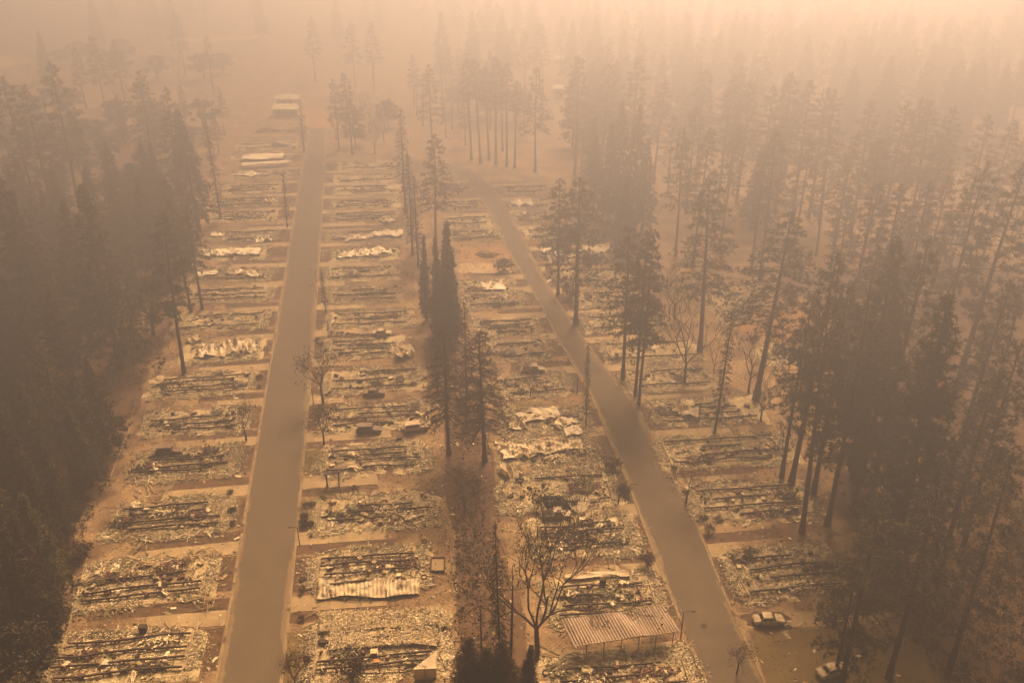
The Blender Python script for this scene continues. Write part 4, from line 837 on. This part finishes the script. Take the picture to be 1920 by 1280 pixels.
# far-off wood: one mass fading in the smoke
mb=MB()
v=[m.polygons for m in ()]
src=[V['pine'][0],V['pine'][1],V['spire'][0]]
def arr(me):
    co=np.empty(len(me.vertices)*3,np.float32); me.vertices.foreach_get('co',co); lt=np.empty(len(me.polygons),np.int32); me.polygons.foreach_get('loop_total',lt); ls=np.empty(len(me.polygons),np.int32); me.polygons.foreach_get('loop_start',ls)
    vi=np.empty(len(me.loops),np.int32); me.loops.foreach_get('vertex_index',vi); k=lt==3; F3=vi[ls[k][:,None]+np.arange(3)]; return co.reshape(-1,3),F3
S=[arr(s_[1]) for s_ in src]; Tk=[arr(s_[0]) for s_ in src]
cnt=0
for _ in range(5000):
    if cnt>=330: break
    Yv=random.uniform(400,760) if cnt<190 else random.uniform(335,520); Xv=random.uniform(-.56,.56)*Yv
    if -.31<Xv/Yv<-.2 and Yv<470: continue
    if cnt>=190 and Xv<25: continue
    if random.random()>(.9 if Xv>-40 else .22): continue
    co,F3=S[cnt%3]; s_=random.uniform(.8,1.15); a=random.uniform(0,6.28); sel=np.random.default_rng(cnt).random(len(F3))<.4; T=F3[sel]; Vv=co[T.ravel()].copy()
    cen=np.repeat(co[T].mean(1),3,axis=0); Vv=cen+(Vv-cen)*1.7; Vv[:,:2]*=1.15
    Rm=np.array([[math.cos(a),-math.sin(a),0],[math.sin(a),math.cos(a),0],[0,0,1]]); Vv=Vv@Rm.T*s_+[Xv,Yv,0]
    mb.add(Vv,np.arange(len(Vv)).reshape(-1,3),0); mb.tube([(Xv,Yv,0),(Xv,Yv,26*s_)],[.4,.15],5,1); cnt+=1
link('far_wood',mb.mesh('far_wood',[M['pine'],M['bark']]),None,(0,0,0),0,'far-off conifer wood fading into the smoke across the top','wood',kind='stuff')
# ---------------------------------------------------------------- shrubs
SH=[shrub(1,1.2),shrub(1.2,1.4,'burnt',700),shrub(1,1,'oak',500),shrub(1.3,1.1,'cypress',900,.22)]
def sh(px,s,lab,var=None,group='burnt shrubs in the yards'):
    k=random.randrange(4) if var is None else var; o=link('shrub',SH[k],None,tuple(G(*px)),random.uniform(0,6),lab,'shrub',group); o.scale=(s,s,s)
sh((1146,878),1.3,'round dark shrub at the left kerb of the curving street',3); sh((1328,1000),.8,'shrub right kerb of the curving street',1)
sh((945,507),2.0,'large dark shrub beside the pale slab and curving street',3); sh((1170,925),.9,'dark shrub at the street end of the pale rails'); sh((1215,1058),1.4,'long shrub beside the lower driveway left of the curving street')
sh((150,1048),1.6,'dark green shrub at the forest end of the second left home',3); sh((1072,558),2.2,'dark shrub under the large dense pine'); sh((660,1268),1.5,'sooty shrub in front of the nearest right home',1)
sh((1405,1047),1.0,'small dark shrub at the street corner of the nearest far-right home',1)
for k in range(9): sh((622+k*9.5,630+rng.uniform(-3,3)),.5,'small burnt shrub in the row behind the seventh home','oxo'.find('z')+2,'row of small burnt shrubs')
for q in[(572,950),(585,948),(571,972),(583,985),(570,985),(432,925),(436,960),(438,985),(487,710),(486,726),(596,640),(600,650),(612,660),(568,1110),(566,1160),(1284,925),(1318,975),(1264,880),(575,1240)]: sh(q,rng.uniform(.4,.75),'small burnt shrub in a front yard',None,'small burnt front-yard shrubs')
# ---------------------------------------------------------------- ground litter and undergrowth (uncountable)
def region(n,poly):
    P=np.array(poly); o=[]
    while len(o)<n:
        q=np.c_[rng.uniform(P[:,0].min(),P[:,0].max(),n),rng.uniform(P[:,1].min(),P[:,1].max(),n)]
        o+= [p for p in q if inside(p,poly)]
    return np.array(o[:n])
mb=MB(); pts=region(30000,[g(90,1290),g(345,560),g(440,260),g(740,290),g(900,320),g(1060,340),g(1330,600),g(1480,760),g(1700,1290)])
keep=np.array([not((ex(E1L,p[1])-.5<p[0]<ex(E1R,p[1])+.5) or (ex(E2L,p[1])-.5<p[0]<ex(E2R,p[1])+.5)) for p in pts]); pts=pts[keep]; n=len(pts)
l=np.exp(rng.normal(-1.6,.6,n)); mb.boxes(np.c_[pts,np.full(n,.05)],np.c_[l*1.2,l*.5,np.full(n,.06)],rng.uniform(0,3,n),rng.normal(0,.2,n),rng.choice(5,n,p=[.22,.23,.35,.08,.12]))
link('litter',mb.mesh('litter',CH),None,(0,0,0),0,'scattered chips, twigs and ash fragments on the soil between the homes','litter',kind='stuff')
mb=MB(); pts=region(2600,LF+[]); 
p2=region(2600,RF); p2=np.r_[p2,region(1500,[g(1640,1100),g(1760,1000),g(1980,1000),g(2000,1330),g(1800,1330)]),region(700,[g(-40,1290),g(60,1290),g(150,1020),g(250,780),g(200,780),g(60,1000)])]; p3=region(520,[g(850,880),g(900,880),g(960,1290),g(850,1290)]); p4=region(420,[g(790,500),g(840,500),g(905,880),g(850,880),g(790,640)])
for p,nn in((pts,10),(p2,10),(p3,7),(p4,6)):
    C=np.repeat(np.c_[p,np.zeros(len(p))],nn,axis=0); s_=np.repeat(rng.uniform(.3,1,len(p)),nn); C[:,:2]+=rng.normal(0,.5,(len(C),2))*s_[:,None]; C[:,2]=abs(rng.normal(.3,.3,len(C)))*s_
    mb.leaves(C,rng.uniform(.15,.4,len(C)),rng.choice(3,len(C),p=[.42,.16,.42]))
link('undergrowth',mb.mesh('undergrowth',[M['scorch'],M['oak'],M['burnt']]),None,(0,0,0),0,'reddish-brown scorched undergrowth on the forest floor and in the ravine','undergrowth',kind='stuff')
# ---------------------------------------------------------------- smoke haze
mb=MB(); mb.box((0,1400,(H+9-1)/2),(7600,5800,H+9+1))
hm=bpy.data.materials.new('smoke_haze'); hm.use_nodes=True; hn=hm.node_tree; hn.nodes.clear(); ho=hn.nodes.new('ShaderNodeOutputMaterial'); pv=hn.nodes.new('ShaderNodeVolumePrincipled')
pv.inputs['Color'].default_value=(*HAZE_COL,1); pv.inputs['Density'].default_value=HAZE_DENSITY; pv.inputs['Anisotropy'].default_value=HAZE_G; hn.links.new(pv.outputs[0],ho.inputs['Volume'])
link('haze',mb.mesh('haze',hm),kind='stuff')
